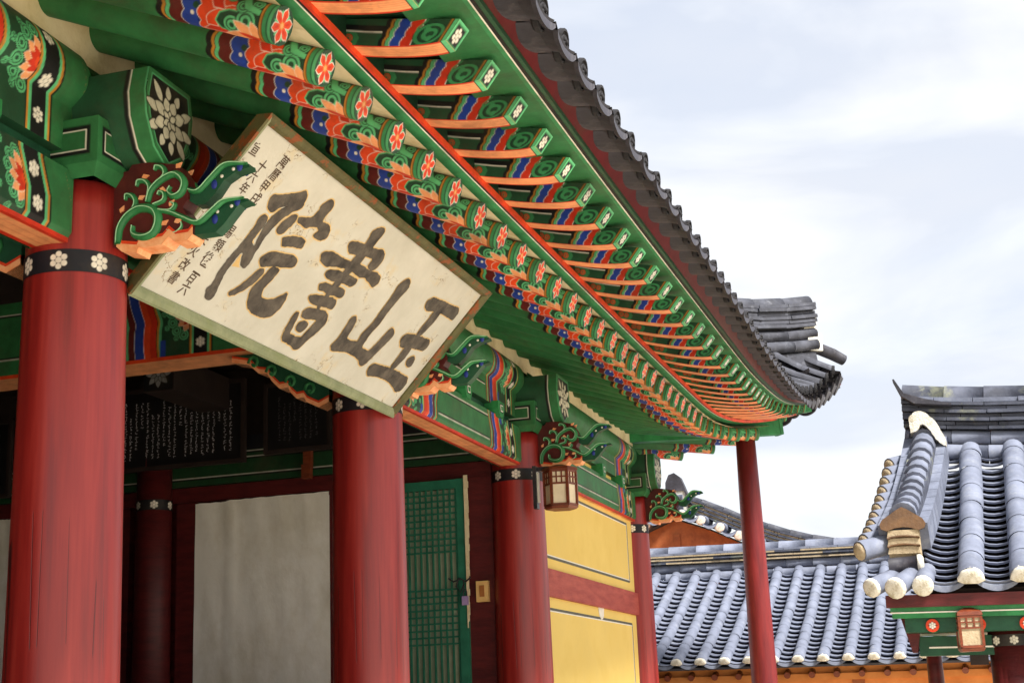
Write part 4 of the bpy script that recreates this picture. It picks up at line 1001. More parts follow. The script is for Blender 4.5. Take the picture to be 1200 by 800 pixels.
# local: x along, y up the board, z out of its face; the panel lies at z = -0.03
c = MB(); c.box((.04, .03, -.055), (BL - .04, BH - .03, -.030), 0, BM); c.build('panel', 'signpanel', SB)
def mould(x0, y0, x1, y1, nx, ny, mats):
    """one side of the flaring frame; (nx, ny) points outwards"""
    c = MB(); w = .038; L_ = math.hypot(x1 - x0, y1 - y0)
    prof = [(-w, -.032), (-w, -.020), (-w * .55, -.006), (0, 0), (.012, -.004), (-.03, -.085), (-w, -.085)]
    vs = []
    for (x, y, e) in ((x0, y0, 1), (x1, y1, -1)):
        for o, z in prof:
            tx, ty = (x1 - x0) / L_, (y1 - y0) / L_
            vs.append(BM @ Vector((x + nx * o - tx * e * o * 1.0, y + ny * o - ty * e * o * 1.0, z)))
    n = len(prof); fs = [(i, (i + 1) % n, n + (i + 1) % n, n + i) for i in range(n)]
    c.add(vs, fs, 0); 
    for i, f in enumerate(fs): c.m[i] = 1 if i in (3, 4) else 0
    c.add([vs[i] for i in range(n)], [tuple(range(n))], 1); c.add([vs[n + i] for i in range(n)], [tuple(reversed(range(n)))], 1)
    bm_fix = c.build('frame_rail', mats, SB)
    me = bm_fix.data; b = bmesh.new(); b.from_mesh(me); bmesh.ops.remove_doubles(b, verts=b.verts, dist=1e-5); bmesh.ops.recalc_face_normals(b, faces=b.faces); b.to_mesh(me); b.free()
mould(0, BH, BL, BH, 0, 1, ['signframe', 'signframe']); mould(0, 0, BL, 0, 0, -1, ['signrim', 'signrim'])
mould(0, 0, 0, BH, -1, 0, ['signrim', 'signframe']); mould(BL, 0, BL, BH, 1, 0, ['signframe', 'signframe'])
CALLIGRAPHY = [
    [(0.391,0.613),(0.393,0.644),(0.444,0.660),(0.550,0.717),(0.575,0.739),(0.611,0.728),(0.631,0.693),(0.642,0.665),(0.600,0.627),(0.566,0.572),(0.555,0.520),(0.553,0.461),(0.566,0.418),(0.565,0.386),(0.585,0.350),(0.581,0.307),(0.536,0.307),(0.506,0.344),(0.489,0.369),(0.475,0.354),(0.477,0.313),(0.480,0.251),(0.501,0.195),(0.528,0.141),(0.520,0.107),(0.477,0.108),(0.437,0.153),(0.454,0.179),(0.433,0.235),(0.427,0.305),(0.435,0.371),(0.436,0.423),(0.433,0.484),(0.417,0.535),(0.440,0.557),(0.479,0.549),(0.491,0.506),(0.488,0.463),(0.490,0.422),(0.531,0.411),(0.512,0.451),(0.495,0.497),(0.489,0.547),(0.506,0.601),(0.542,0.642),(0.504,0.616),(0.483,0.592),(0.475,0.571),(0.431,0.577)],
    [(0.612,0.509),(0.587,0.519),(0.578,0.550),(0.593,0.593),(0.619,0.627),(0.657,0.628),(0.668,0.600),(0.659,0.559),(0.642,0.517)],
    [(0.745,0.717),(0.756,0.737),(0.781,0.775),(0.820,0.774),(0.846,0.746),(0.838,0.710),(0.842,0.672),(0.909,0.676),(0.954,0.660),(0.970,0.621),(0.939,0.592),(0.876,0.586),(0.849,0.598),(0.874,0.629),(0.839,0.633),(0.788,0.619),(0.778,0.599),(0.732,0.603),(0.679,0.601),(0.660,0.626),(0.699,0.639),(0.755,0.655),(0.763,0.691),(0.767,0.709)],
    [(0.660,0.511),(0.722,0.542),(0.786,0.558),(0.840,0.556),(0.852,0.513),(0.779,0.501),(0.706,0.474)],
    [(0.624,0.375),(0.630,0.404),(0.676,0.438),(0.764,0.457),(0.839,0.473),(0.894,0.459),(0.900,0.422),(0.841,0.402),(0.753,0.382),(0.707,0.361),(0.670,0.348)],
    [(0.706,0.355),(0.730,0.331),(0.719,0.284),(0.689,0.225),(0.637,0.176),(0.607,0.166),(0.593,0.183),(0.631,0.228),(0.657,0.290),(0.667,0.336)],
    [(0.751,0.384),(0.819,0.383),(0.820,0.334),(0.806,0.274),(0.828,0.237),(0.875,0.231),(0.930,0.254),(0.968,0.283),(0.994,0.314),(1.024,0.278),(1.030,0.224),(1.012,0.172),(0.956,0.150),(0.868,0.145),(0.795,0.161),(0.758,0.193),(0.727,0.237),(0.722,0.268),(0.742,0.308),(0.740,0.351)],
    [(1.259,0.768),(1.284,0.798),(1.331,0.821),(1.365,0.807),(1.366,0.760),(1.364,0.702),(1.367,0.614),(1.354,0.556),(1.340,0.499),(1.345,0.469),(1.331,0.412),(1.320,0.366),(1.333,0.318),(1.307,0.310),(1.288,0.335),(1.289,0.388),(1.285,0.449),(1.279,0.499),(1.284,0.548),(1.282,0.615),(1.286,0.679),(1.277,0.743)],
    [(1.160,0.649),(1.160,0.674),(1.216,0.690),(1.291,0.702),(1.391,0.712),(1.458,0.731),(1.506,0.721),(1.536,0.683),(1.530,0.632),(1.504,0.608),(1.444,0.619),(1.440,0.655),(1.436,0.664),(1.384,0.656),(1.333,0.649),(1.262,0.628),(1.212,0.621)],
    [(1.015,0.540),(1.026,0.565),(1.093,0.584),(1.204,0.587),(1.309,0.598),(1.392,0.611),(1.499,0.611),(1.566,0.623),(1.625,0.614),(1.647,0.580),(1.625,0.545),(1.563,0.557),(1.498,0.565),(1.446,0.550),(1.330,0.558),(1.251,0.544),(1.178,0.527),(1.129,0.508),(1.059,0.511)],
    [(1.150,0.481),(1.168,0.508),(1.237,0.526),(1.311,0.531),(1.399,0.540),(1.450,0.541),(1.462,0.513),(1.439,0.487),(1.380,0.486),(1.310,0.478),(1.252,0.464),(1.187,0.463)],
    [(1.172,0.417),(1.206,0.443),(1.292,0.451),(1.356,0.462),(1.410,0.464),(1.438,0.441),(1.435,0.417),(1.374,0.410),(1.305,0.403),(1.250,0.401),(1.212,0.394)],
    [(1.165,0.348),(1.215,0.372),(1.282,0.385),(1.366,0.402),(1.415,0.396),(1.439,0.367),(1.431,0.345),(1.361,0.339),(1.299,0.328),(1.231,0.322),(1.191,0.330)],
    [(1.198,0.260),(1.214,0.229),(1.241,0.165),(1.242,0.144),(1.294,0.147),(1.361,0.153),(1.364,0.190),(1.378,0.247),(1.383,0.265),(1.328,0.255),(1.272,0.241),(1.233,0.245),(1.212,0.270),(1.228,0.298),(1.301,0.313),(1.398,0.327),(1.444,0.310),(1.473,0.270),(1.460,0.218),(1.432,0.157),(1.418,0.100),(1.386,0.082),(1.341,0.094),(1.237,0.096),(1.210,0.109),(1.186,0.159),(1.166,0.225),(1.167,0.256)],
    [(1.256,0.184),(1.247,0.213),(1.282,0.234),(1.331,0.233),(1.350,0.207),(1.329,0.175),(1.291,0.169)],
    [(1.881,0.694),(1.927,0.677),(1.947,0.642),(1.933,0.584),(1.929,0.492),(1.940,0.405),(1.925,0.347),(1.936,0.287),(1.942,0.256),(2.038,0.256),(2.055,0.320),(2.064,0.383),(2.077,0.429),(2.121,0.426),(2.159,0.394),(2.140,0.323),(2.118,0.240),(2.103,0.182),(2.072,0.163),(2.030,0.173),(2.020,0.186),(1.933,0.195),(1.832,0.194),(1.700,0.163),(1.655,0.186),(1.673,0.232),(1.655,0.309),(1.641,0.357),(1.667,0.385),(1.711,0.367),(1.732,0.311),(1.744,0.258),(1.803,0.259),(1.865,0.272),(1.844,0.318),(1.867,0.383),(1.857,0.469),(1.851,0.552),(1.832,0.630),(1.849,0.673)],
    [(2.233,0.620),(2.213,0.652),(2.249,0.687),(2.373,0.703),(2.488,0.711),(2.599,0.723),(2.638,0.695),(2.634,0.639),(2.537,0.641),(2.444,0.635),(2.359,0.625),(2.287,0.603)],
    [(2.362,0.638),(2.446,0.641),(2.454,0.587),(2.443,0.521),(2.430,0.472),(2.374,0.462),(2.365,0.509),(2.373,0.568)],
    [(2.281,0.373),(2.248,0.403),(2.265,0.441),(2.352,0.461),(2.476,0.474),(2.563,0.482),(2.594,0.451),(2.582,0.407),(2.509,0.398),(2.429,0.387),(2.364,0.369),(2.313,0.360)],
    [(2.358,0.373),(2.438,0.390),(2.449,0.319),(2.425,0.234),(2.371,0.231),(2.367,0.297)],
    [(2.497,0.298),(2.482,0.328),(2.525,0.360),(2.564,0.345),(2.583,0.298),(2.550,0.281)],
    [(2.170,0.156),(2.153,0.184),(2.183,0.214),(2.280,0.223),(2.379,0.233),(2.465,0.238),(2.644,0.233),(2.682,0.196),(2.675,0.142),(2.630,0.125),(2.541,0.149),(2.428,0.161),(2.321,0.156),(2.212,0.134)],
]

def rough_poly(pts, amp=.0025, step=.012):
    out = []
    for (a, b), (a2, b2) in zip(pts, pts[1:] + pts[:1]):
        n = max(1, int(math.hypot(a2 - a, b2 - b) / step))
        for k in range(n): out.append((a + (a2 - a) * k / n, b + (b2 - b) * k / n))
    # round the corners a little, then roughen the edge
    P = np.array(out); P = (np.roll(P, 1, 0) + 2 * P + np.roll(P, -1, 0)) / 4
    P = P + RNG.normal(0, amp * .5, P.shape); return P
def offset_poly(P, d):
    t = np.roll(P, -1, 0) - np.roll(P, 1, 0); t /= np.linalg.norm(t, axis=1)[:, None] + 1e-9
    nn = np.stack([t[:, 1], -t[:, 0]], 1); A = 0.5 * np.sum(P[:, 0] * np.roll(P[:, 1], -1) - np.roll(P[:, 0], -1) * P[:, 1])
    return P + nn * d * (1 if A > 0 else -1)
ink = MB(); edge = MB(); zz = 0
NAMES = [7, 8, 1, 6]
for i, st in enumerate(CALLIGRAPHY):
    P = rough_poly([(a + .0, b) for a, b in st]); z = -.0275 + .00012 * i; Qp = offset_poly(P, .0065)
    T = tess([tuple(q) for q in P]); ink.add([BM @ Vector((a, b, z)) for a, b in P], T)
    T = tess([tuple(q) for q in Qp]); edge.add([BM @ Vector((a + .002, b, -.0292 + .00003 * i)) for a, b in Qp], T)
ink.build('large_characters', 'ink', SB); edge.build('stroke_edges', 'inkedge', SB)
def text_mesh(name, body, size, M, mat, parent, extr=.0):
    cu = bpy.data.curves.new('txt', 'FONT'); cu.body = body; cu.size = size; cu.align_x = 'CENTER'; cu.align_y = 'CENTER'; cu.extrude = extr; cu.offset = .0006
    o = bpy.data.objects.new('txt', cu); COL.objects.link(o); bpy.context.view_layer.update()
    me = bpy.data.meshes.new_from_object(o.evaluated_get(bpy.context.evaluated_depsgraph_get())); bpy.data.objects.remove(o); bpy.data.curves.remove(cu)
    me.name = name; me.materials.clear(); me.materials.append(M_[mat]); return link_mesh(name, me, parent, M)
def small_col(chars, x, ys, size=.058):
    for ch, y in zip(chars, ys):
        text_mesh('small_character', ch, size * random.uniform(.92, 1.06), BM @ Matrix.Translation((x + random.uniform(-.004, .004), y, -.0285)) @ Matrix.Rotation(random.uniform(-.06, .06), 4, 'Z'), 'smallink', SB)
small_col('萬曆甲戌賜額後二百六', .310, [.768, .708, .645, .580, .408, .334, .262, .205, .163, .105], .066)
small_col('十六年己亥失火改書', .200, [.705, .650, .590, .50, .42, .330, .264, .195, .125], .062)
small_col('宣賜', .095, [.745, .64], .062)

# ================================================================== dark inscription boards inside
def text_board(name, x0, x1, z0, z1, y, label, cols, frame=True):
    t = thing(name, ((x0 + x1) / 2, y, z0), label, 'inscription board', 'dark inscription boards on the inner beam')
    c = MB(); c.box((x0, y - .03, z0), (x1, y, z1)); c.build('panel', 'blackboard', t)
    c = MB(); f_ = .035
    for a, b in (((x0 - f_, y - .045, z0 - f_), (x1 + f_, y, z0)), ((x0 - f_, y - .045, z1), (x1 + f_, y, z1 + f_)), ((x0 - f_, y - .044, z0), (x0, y, z1)), ((x1, y - .044, z0), (x1 + f_, y, z1))): c.box(a, b)
    c.build('frame', 'darkwood', t)
    c = MB(); n = cols; w = (x1 - x0 - .16) / n
    for i in range(n):
        x = x0 + .08 + w * (i + .5); ztop = z1 - .09 - random.choice([0, 0, 0, .06, .12]); zb = z0 + .07 + random.choice([0, 0, .03, .1])
        if i % 7 == 3: zb = z1 - .32
        z = ztop
        while z > zb:
            h = .018; 
            for k in range(3):
                a = x + random.uniform(-.010, .006); b = z - random.uniform(0, h)
                if random.random() < .55: c.box((a, y - .0318, b), (a + random.uniform(.008, .018), y - .0302, b + .003))
                else: c.box((a, y - .0318, b - .004), (a + .0032, y - .0302, b + random.uniform(.006, .014)))
            z -= .026
    c.build('writing', 'stonetext' if cols > 15 else 'dimtext', t); return t
text_board('inscription_board', -6.98, -5.74, 2.14, 2.80, YP - .24, 'wide black inscription board with pale writing, right beside the nearest column', 20)
text_board('inscription_board', -5.48, -4.93, 2.18, 2.72, YP - .26, 'small dark inscription board half hidden under the lower edge of the signboard', 8)
text_board('inscription_board', -8.72, -8.08, 2.02, 2.66, YP - .24, 'dark inscription board at the left photo edge, left of the nearest column', 12)

# ================================================================== lantern on the third column
def hex_lantern(name, pos, R, H, label, rot=0.0, square=False):
    x, y, z = pos; t = thing(name, (x, y, z), label, 'lantern', 'wooden paper lanterns')
    n = 4 if square else 6
    P = [(x + R * math.cos(rot + 2 * math.pi * k / n), y + R * math.sin(rot + 2 * math.pi * k / n)) for k in range(n)]
    c = MB()
    for (a, b) in P: c.bar((a, b, z - H / 2), (a, b, z + H / 2), .022 * R / .125, .022 * R / .125, 0, up=(1, 0, 0))
    for k in range(n):
        a, b = P[k], P[(k + 1) % n]
        for zz, h in ((z - H / 2, .022), (z + H / 2, .022), (z + H * .12, .014), (z + H * .31, .010)): c.bar((*a, zz), (*b, zz), .016 * R / .125, h * R / .125)
        for f in (.33, .66):
            q = (a[0] + (b[0] - a[0]) * f, a[1] + (b[1] - a[1]) * f); c.bar((*q, z + H * .12), (*q, z + H / 2), .010, .010, 0, up=(1, 0, 0))
    c.build('lattice_frame', 'lanternwood', t)
    c = MB(); 
    for k in range(n):
        a, b = P[k], P[(k + 1) % n]; i = .97
        A = [(x + (p[0] - x) * i, y + (p[1] - y) * i) for p in (a, b)]
        c.add([(*A[0], z - H / 2), (*A[1], z - H / 2), (*A[1], z + H / 2), (*A[0], z + H / 2)], [(0, 1, 2, 3)])
    c.build('paper_shade', 'lanternpaper' if not square else 'mortar', t)
    c = MB(); c.lathe([(R * .95, z - H / 2 - .028), (R * 1.12, z - H / 2 - .010)], n, 0, Matrix.Translation((x, y, 0)) @ Matrix.Rotation(rot, 4, 'Z'), False); c.build('base_ring', 'lanternwood', t)
    c = MB(); c.lathe([(R * 1.16, z + H / 2 + .008), (R * 1.10, z + H / 2 + .03), (R * .35, z + H / 2 + .055)], n, 0, Matrix.Translation((x, y, 0)) @ Matrix.Rotation(rot, 4, 'Z'), False)
    c.build('cap', 'lanternwood', t); return t
LT_ = hex_lantern('hanging_lantern', (-2.935, 10.92, 1.645), .125, .27, 'six-sided wooden paper lantern fixed beside the column left of the yellow wall', .2)
c = MB(); c.box((-3.13, 10.90, 1.80), (-2.90, 10.93, 1.83)); c.box((-3.15, 10.88, 1.50), (-3.12, 10.95, 1.84)); c.build('wall_bracket', 'metal', LT_)
c = MB(); c.box((-3.12, 10.9, 1.55), (-3.105, 10.93, 1.79)); c.build('bulb_holder', 'white', LT_)

# ---- small box, cord and padlock by the lattice door
t = thing('wall_box', (-3.665, YP - .06, .50), 'pale wooden box with a brown plate fixed on the dark red door jamb', 'box')
c = MB(); c.box((-3.725, YP - .10, .82), (-3.625, YP - .052, .985)); c.build('case', 'boxwood', t)
c = MB(); c.box((-3.695, YP - .106, .86), (-3.655, YP - .101, .95)); c.build('plate', 'boxdark', t)
t = thing('padlock', (-3.80, YP - .14, .8), 'small lilac padlock hanging on the edge of the green lattice door', 'padlock')
c = MB(); c.box((-3.835, YP - .14, .80), (-3.785, YP - .115, .87)); c.build('body', 'purple', t)
c = MB(); c.tube([(-3.825 + .015 - .015 * math.cos(a), YP - .128, .87 + .035 * math.sin(a) + (.02 if 0 < a < 3 else 0)) for a in np.linspace(0, math.pi, 9)], .005, 6, 0, up=(0, 1, 0)); c.build('shackle', 'metal', t)
t = thing('latch_cord', (-3.83, YP - .12, 1.0), 'black cord tied round the latch above the lilac padlock', 'cord')
c = MB(); c.tube([tuple(p) for p in [(-3.95, YP - .12, 1.02), (-3.90, YP - .14, .99), (-3.84, YP - .13, 1.01), (-3.80, YP - .13, .985), (-3.76, YP - .12, 1.02)]], .007, 7, 0)
c.tube([(-3.86, YP - .12, 1.02), (-3.88, YP - .14, .95), (-3.84, YP - .15, .90), (-3.81, YP - .14, .97)], .007, 7, 0); c.tube([(-3.82, YP - .13, .99), (-3.815, YP - .13, .90)], .005, 7, 0)
c.build('loop', 'metal', t)

# ================================================================== tiled buildings behind
def tiled_slope(parent, BMx, x0, n, pitch, L, slope, r=.078, step=.17, white=True, sagc=.06, mat='tile', deckmat='darkwood'):
    """cover rows at x0 + i*pitch; BMx puts the eave at y=0, the slope rises along +y"""
    ang = math.atan(slope); Ls = L / math.cos(ang); R_ = BMx @ Matrix.Rotation(ang, 4, 'X')
    zf = lambda d: -sagc * math.sin(math.pi * min(max(d / Ls, 0), 1))
    for i in range(n):
        x = x0 + i * pitch
        c = MB(); tile_cover(c, R_ @ Matrix.Translation((x, 0, .0)), Ls, r, .30, zf); cr_ = c.build('cover_tile_row', mat, parent)
        c = MB(); half_cap(c, R_ @ Matrix.Translation((x, .0, -.004)), r * 1.0)
        c.build('plaster_end', 'lime', cr_)
        if i < n - 1:
            c = MB(); tile_pan(c, R_ @ Matrix.Translation((x + pitch / 2, .02, -.02)), Ls + .12, pitch - .02, .052, step, zf, tongue=.012); c.build('pan_tile_row', mat, parent)
    c = MB(); xa, xb = x0 - pitch * 1.1, x0 + (n - 1) * pitch + pitch * .4
    c.box((xa, .30, -.25), (xb, Ls + .1, -.21), 0, R_); c.box((xa, .06, -.115), (xb, .30, -.085), 0, R_); c.build('roof_deck', deckmat, parent)

# ---- long building facing us between the hall and the gate
A_ = thing('tiled_wing', (-2.0, 19.5, GZ), 'long low building with blue-grey tiled roof and white tile ends, beyond the corner post', 'building', rotz=math.radians(-.9))
AM = Matrix.Translation((-2.0, 18.2, .405)) @ Matrix.Rotation(math.radians(-1.2), 4, 'Z') @ Matrix.Rotation(math.radians(.9), 4, 'Y')
pit = .302; LA = 3.25
tiled_slope(A_, AM, -3.02 - pit * 3, 24, pit, LA, .425, .074, .165, deckmat='tileold')
c = MB(); zr = LA * .425 + .01
RL = [(-.16, -.01, .20, 'r', 0), (-.01, .12, .17, 'r', 0), (.12, .145, .20, 'f', 2), (.145, .17, .18, 'f', 1), (.17, .195, .21, 'f', 2), (.195, .22, .18, 'f', 1), (.22, .245, .20, 'f', 2), (.245, .285, .18, 'f', 0), (.285, .345, .11, 'c', 0)]
ridge(c, AM @ Vector((-3.9, LA + .05, zr)), AM @ Vector((3.4, LA + .05, zr)), RL, .40, .012); c.build('ridge', ['tile', 'tileflat', 'mortar'], A_)
c = MB(); c.box((-4.0, .35, -2.2), (3.4, .5, .03), 0, AM); c.box((-4.0, .3, -.24), (3.4, .36, -.16), 0, AM); c.build('front_wall', 'orangewall', A_)
c = MB(); c.box((-4.0, .33, -1.3), (3.4, .345, -1.12), 0, AM); c.box((-2.2, .335, -2.1), (-2.05, .348, -.2), 0, AM); c.box((.6, .335, -2.1), (.75, .348, -.2), 0, AM); c.build('timber_frame', 'orangewood', A_)
for i in range(24):
    x = -3.8 + i * .302; c = MB(); c.tube([AM @ Vector((x, .24, -.175)), AM @ Vector((x, .6, -.04))], .040, 12, 0, True); c.build('rafter_end', 'lanternwood', A_)
c = MB(); c.box((-4.0, LA + .25, -2.2), (3.4, LA + 3, .7), 0, AM); c.build('body', 'orangewall', A_)

# ---- gabled roof standing behind it
B_ = thing('gabled_hall', (-4.6, 27, GZ), 'steep gabled roof with orange gable boards behind the long tiled wing', 'building')
def PB(x, y, z): return Vector((x, y, z))
APX = Vector((-4.575, 24.6, 3.10))
VP = [(0, 0), (.60, -.235), (1.17, -.52), (1.80, -.775), (2.38, -.945), (3.0, -1.06)]      # the sagging line of the verge, right of the apex
vx = [q[0] for q in VP]; vz_ = [q[1] for q in VP]
def verge(a, side=1, dy=0.0, dz=0.0): return Vector((APX.x + side * a, APX.y + dy, APX.z + float(np.interp(a, vx, vz_)) + dz))
for side in (1, -1):
    mb = MB()
    for (z0, z1, w, mi) in ((.10, .135, .20, 1), (.135, .165, .17, 2), (.165, .20, .20, 1), (.20, .23, .17, 2), (.23, .265, .20, 1), (.265, .295, .17, 2), (.295, .335, .19, 1)):
        a = .02 + random.uniform(0, .2)
        while a < 2.95:
            b = min(a + random.uniform(.34, .44), 2.98); k = 1 + .10 * (1 - a / 3)
            mb.bar(verge(a, side, .25, (z0 + z1) / 2 * k), verge(b - .01, side, .25, (z0 + z1) / 2 * k), w * 2, (z1 - z0) * .85, mi); a = b
    a = .05
    while a < 2.9: mb.tube([verge(a, side, .25, .345), verge(a + .36, side, .25, .345)], [.085, .078], 10, 3, True); a += .37
    mb.build('descending_ridge', ['tile', 'tileflat', 'mortar', 'tilemid'], B_)
    a = .16
    while a < 2.9:
        q2 = verge(a, side, -.30, .02); c = MB(); c.tube([verge(a, side, .5, .07), q2], [.088, .09], 12, 0, True); c.build('verge_tile', 'tile', B_)
        c = MB(); c.lathe([(.001, .008), (.06, .007), (.085, .002), (.09, -.02)], 12, 0, Matrix.Translation(q2) @ Matrix.Rotation(math.pi / 2, 4, 'X')); c.build('plaster_end', 'lime', B_)
        c = MB(); tile_pan(c, rowmat(verge(a + .16, side, -.30, .0), Vector((0, .8, .05))), .8, .27, .06, .2, None, tongue=.03); c.build('verge_pan', 'tile', B_)
        a += .315
c = MB(); n = 10; vs = []
for k in range(-n, n + 1):
    q = verge(abs(k) * .3, 1 if k >= 0 else -1, -.1, -.07); vs += [q, q + Vector((0, 7.5, 0))]
for k in range(2 * n): b = 2 * k; c.add([vs[b], vs[b + 1], vs[b + 3], vs[b + 2]], [(0, 1, 2, 3)])
c.build('roof', 'tilemid', B_)
tri = [(-2.4, -1.3), (2.4, -1.3), (2.4, -1.05), (1.8, -.88), (1.17, -.62), (.6, -.33), (0, -.10), (-.6, -.33), (-1.17, -.62), (-1.8, -.88), (-2.4, -1.05)]
c = MB(); c.prism(tri, lambda a, b, t: (APX.x + a, APX.y + t, APX.z + b), 0, .1, 0); 
c.box((APX.x - .9, APX.y - .03, APX.z - .72), (APX.x - .7, APX.y - .002, APX.z - .58), 1); c.box((APX.x + .7, APX.y - .03, APX.z - .80), (APX.x + .82, APX.y - .002, APX.z - .66), 1); c.box((APX.x - .05, APX.y - .02, APX.z - 1.2), (APX.x + .05, APX.y - .002, APX.z - .35), 0)
c.build('gable_boards', ['orangewood', 'darkwood'], B_)
c = MB(); c.box((APX.x - 2.0, APX.y + .12, GZ), (APX.x + 2.0, APX.y + 7, APX.z - 1.25)); c.build('wall', 'orangewall', B_)
q = APX + Vector((.02, -.05, .32))
c = MB(); c.box((q.x - .19, q.y - .06, q.z - .30), (q.x + .19, q.y + .14, q.z + .06), 0)
c.prism([(-.15, .06), (.17, .06), (.24, -.14), (.28, -.16), (.18, .14), (.12, .30), (.02, .38), (-.08, .35), (-.14, .22)], lambda a, b, t: (q.x + a, q.y + t, q.z + b), -.08, .12, 1); c.tube([(q.x - .19, q.y - .10, q.z - .20), (q.x + .15, q.y - .10, q.z - .20)], .065, 12, 2); c.tube([(q.x - .19, q.y - .10, q.z - .07), (q.x + .15, q.y - .10, q.z - .07)], .065, 12, 2)
c.build('ridge_finial', ['lime', 'tileold', 'tile'], B_)

# ---- gate pavilion on the right
C_ = thing('tiled_gate', (1.4, 10.3, GZ), 'small gate with blue-grey tiled roof and white tile ends at the right edge', 'gate')
GM = Matrix.Translation((.062, 9.3, .635)) @ Matrix.Rotation(math.radians(-2.5), 4, 'Z') @ Matrix.Rotation(math.radians(1.6), 4, 'Y')
LC = 1.98; SLC = .56
tiled_slope(C_, GM, 0.0, 8, .305, LC, SLC, .080, .105, sagc=.05)
angC = math.atan(SLC); LsC = LC / math.cos(angC); RC = GM @ Matrix.Rotation(angC, 4, 'X')
c = MB(); tile_pan(c, RC @ Matrix.Translation((-.155, .02, -.02)), LsC + .1, .27, .05, .105, lambda d: -.05 * math.sin(math.pi * min(d / LsC, 1)), tongue=.012); c.build('pan_tile_row', 'tile', C_)
zr = LC * SLC + .02
c = MB(); ridge(c, GM @ Vector((-.46, LC + .06, zr)), GM @ Vector((2.3, LC + .06, zr)), [(-.15, -.03, .17, 'r', 0), (-.03, .08, .15, 'r', 0), (.08, .11, .17, 'f', 1), (.11, .14, .15, 'f', 1), (.14, .17, .18, 'f', 1), (.17, .20, .15, 'f', 1), (.20, .23, .18, 'f', 1), (.23, .26, .15, 'f', 1), (.26, .29, .17, 'f', 1), (.29, .33, .15, 'f', 0), (.33, .39, .11, 'c', 2)], .30, .010, lambda t: .08 * (1 - min(t * 2.2, 1)) ** 2)
c.build('ridge', ['tile', 'tileflat', 'tileflat'], C_)
c = MB(); c.prism([(-.330, 2.310), (-.318, 2.312), (-.258, 2.198), (-.105, 2.138), (.078, 2.088), (.078, 2.074), (-.19, 2.112), (-.278, 2.178)], lambda a_, b_, t: Vector((a_, t, b_ - .02)), 11.08, 11.22, 0)
c.build('ridge_end_tile', 'tileold', C_)
# descending ridge along the verge
xt, xb = -.31, -.375
c = MB(); nseg = 11; top = Vector((xt, LC - .02, zr - .02)); bt = Vector((xb - .02, .24, .27)); 
def vp(t, dx=0, dz=0):
    p = top.lerp(bt, t); return GM @ Vector((p.x + dx, p.y, p.z + dz - .07 * math.sin(math.pi * t)))
for k in range(nseg):
    a, b = k / nseg, (k + 1.12) / nseg
    c.tube([vp(a, 0, .15), vp(min(b, 1), 0, .165)], [.075, .088], 12, 0, True)
    for dx in (-.105, .105): c.bar(vp(a, dx, .03), vp(min((k + 1) / nseg, 1) - .004, dx, .03), .10, .17, 0)
c.bar(vp(0, 0, .0), vp(1, 0, .0), .18, .22, 1); c.build('verge_ridge', ['tile', 'tileflat'], C_)
# short tiles stepping down the verge, ends outward
for k in range(11):
    t = k / 10.0 * .90 + .06; q = top.lerp(bt, t); fl = .02 + .10 * max(0, t - .8)
    p0 = GM @ Vector((q.x - .08, q.y - .0, q.z - .02 - .05 * math.sin(math.pi * t))); p1 = GM @ Vector((q.x - .24 - fl, q.y - .15 - fl * .6, q.z - .085 - .05 * math.sin(math.pi * t)))
    c = MB(); c.tube([p0, p1], [.064, .068], 12, 0, True); c.build('verge_tile', 'tile', C_)
    d = (p1 - p0).normalized(); Mx = frame(p1, d) @ Matrix.Rotation(math.pi / 2, 4, 'Y')
    c = MB(); c.lathe([(.001, .022), (.035, .02), (.056, .006), (.064, -.02)], 12, 0, Mx); c.build('verge_tile_end', 'mortar', C_)
for (ax, ay, bx, by, r, zc) in ((-.42, .25, -.60, .0, .058, .0), (-.34, .22, -.45, -.06, .064, -.01), (-.27, .25, -.285, -.04, .062, .0)):
    a = GM @ Vector((ax, ay, .08 + zc)); b = GM @ Vector((bx, by, -.03 + zc)); c = MB(); c.tube([a, b], [r * .9, r], 14, 0, True); c.build('corner_tile', 'tile', C_)
    d = (b - a).normalized(); c = MB(); c.lathe([(.001, .018), (r * .6, .016), (r * .92, .010), (r * 1.04, .002), (r * 1.05, -.02)], 14, 0, frame(b, d) @ Matrix.Rotation(math.pi / 2, 4, 'Y')); c.build('plaster_end', 'lime', C_)
c = MB(); bl = catmull([(-.235, 1.86), (-.240, 1.955), (-.20, 2.012), (-.13, 2.010), (-.07, 1.955), (-.02, 1.865), (.015, 1.765), (-.005, 1.745), (-.06, 1.80), (-.10, 1.875), (-.15, 1.915), (-.19, 1.87)], 4); bl = [(q[0] + random.uniform(-.004, .004), q[1] + random.uniform(-.004, .004)) for q in bl]
cxm = sum(q[0] for q in bl) / len(bl); czm = sum(q[1] for q in bl) / len(bl)
c.prism(bl, lambda a_, b_, t: Vector((a_, t, b_)), 11.02, 11.30, 0)
c.build('ridge_plaster', 'lime', C_)
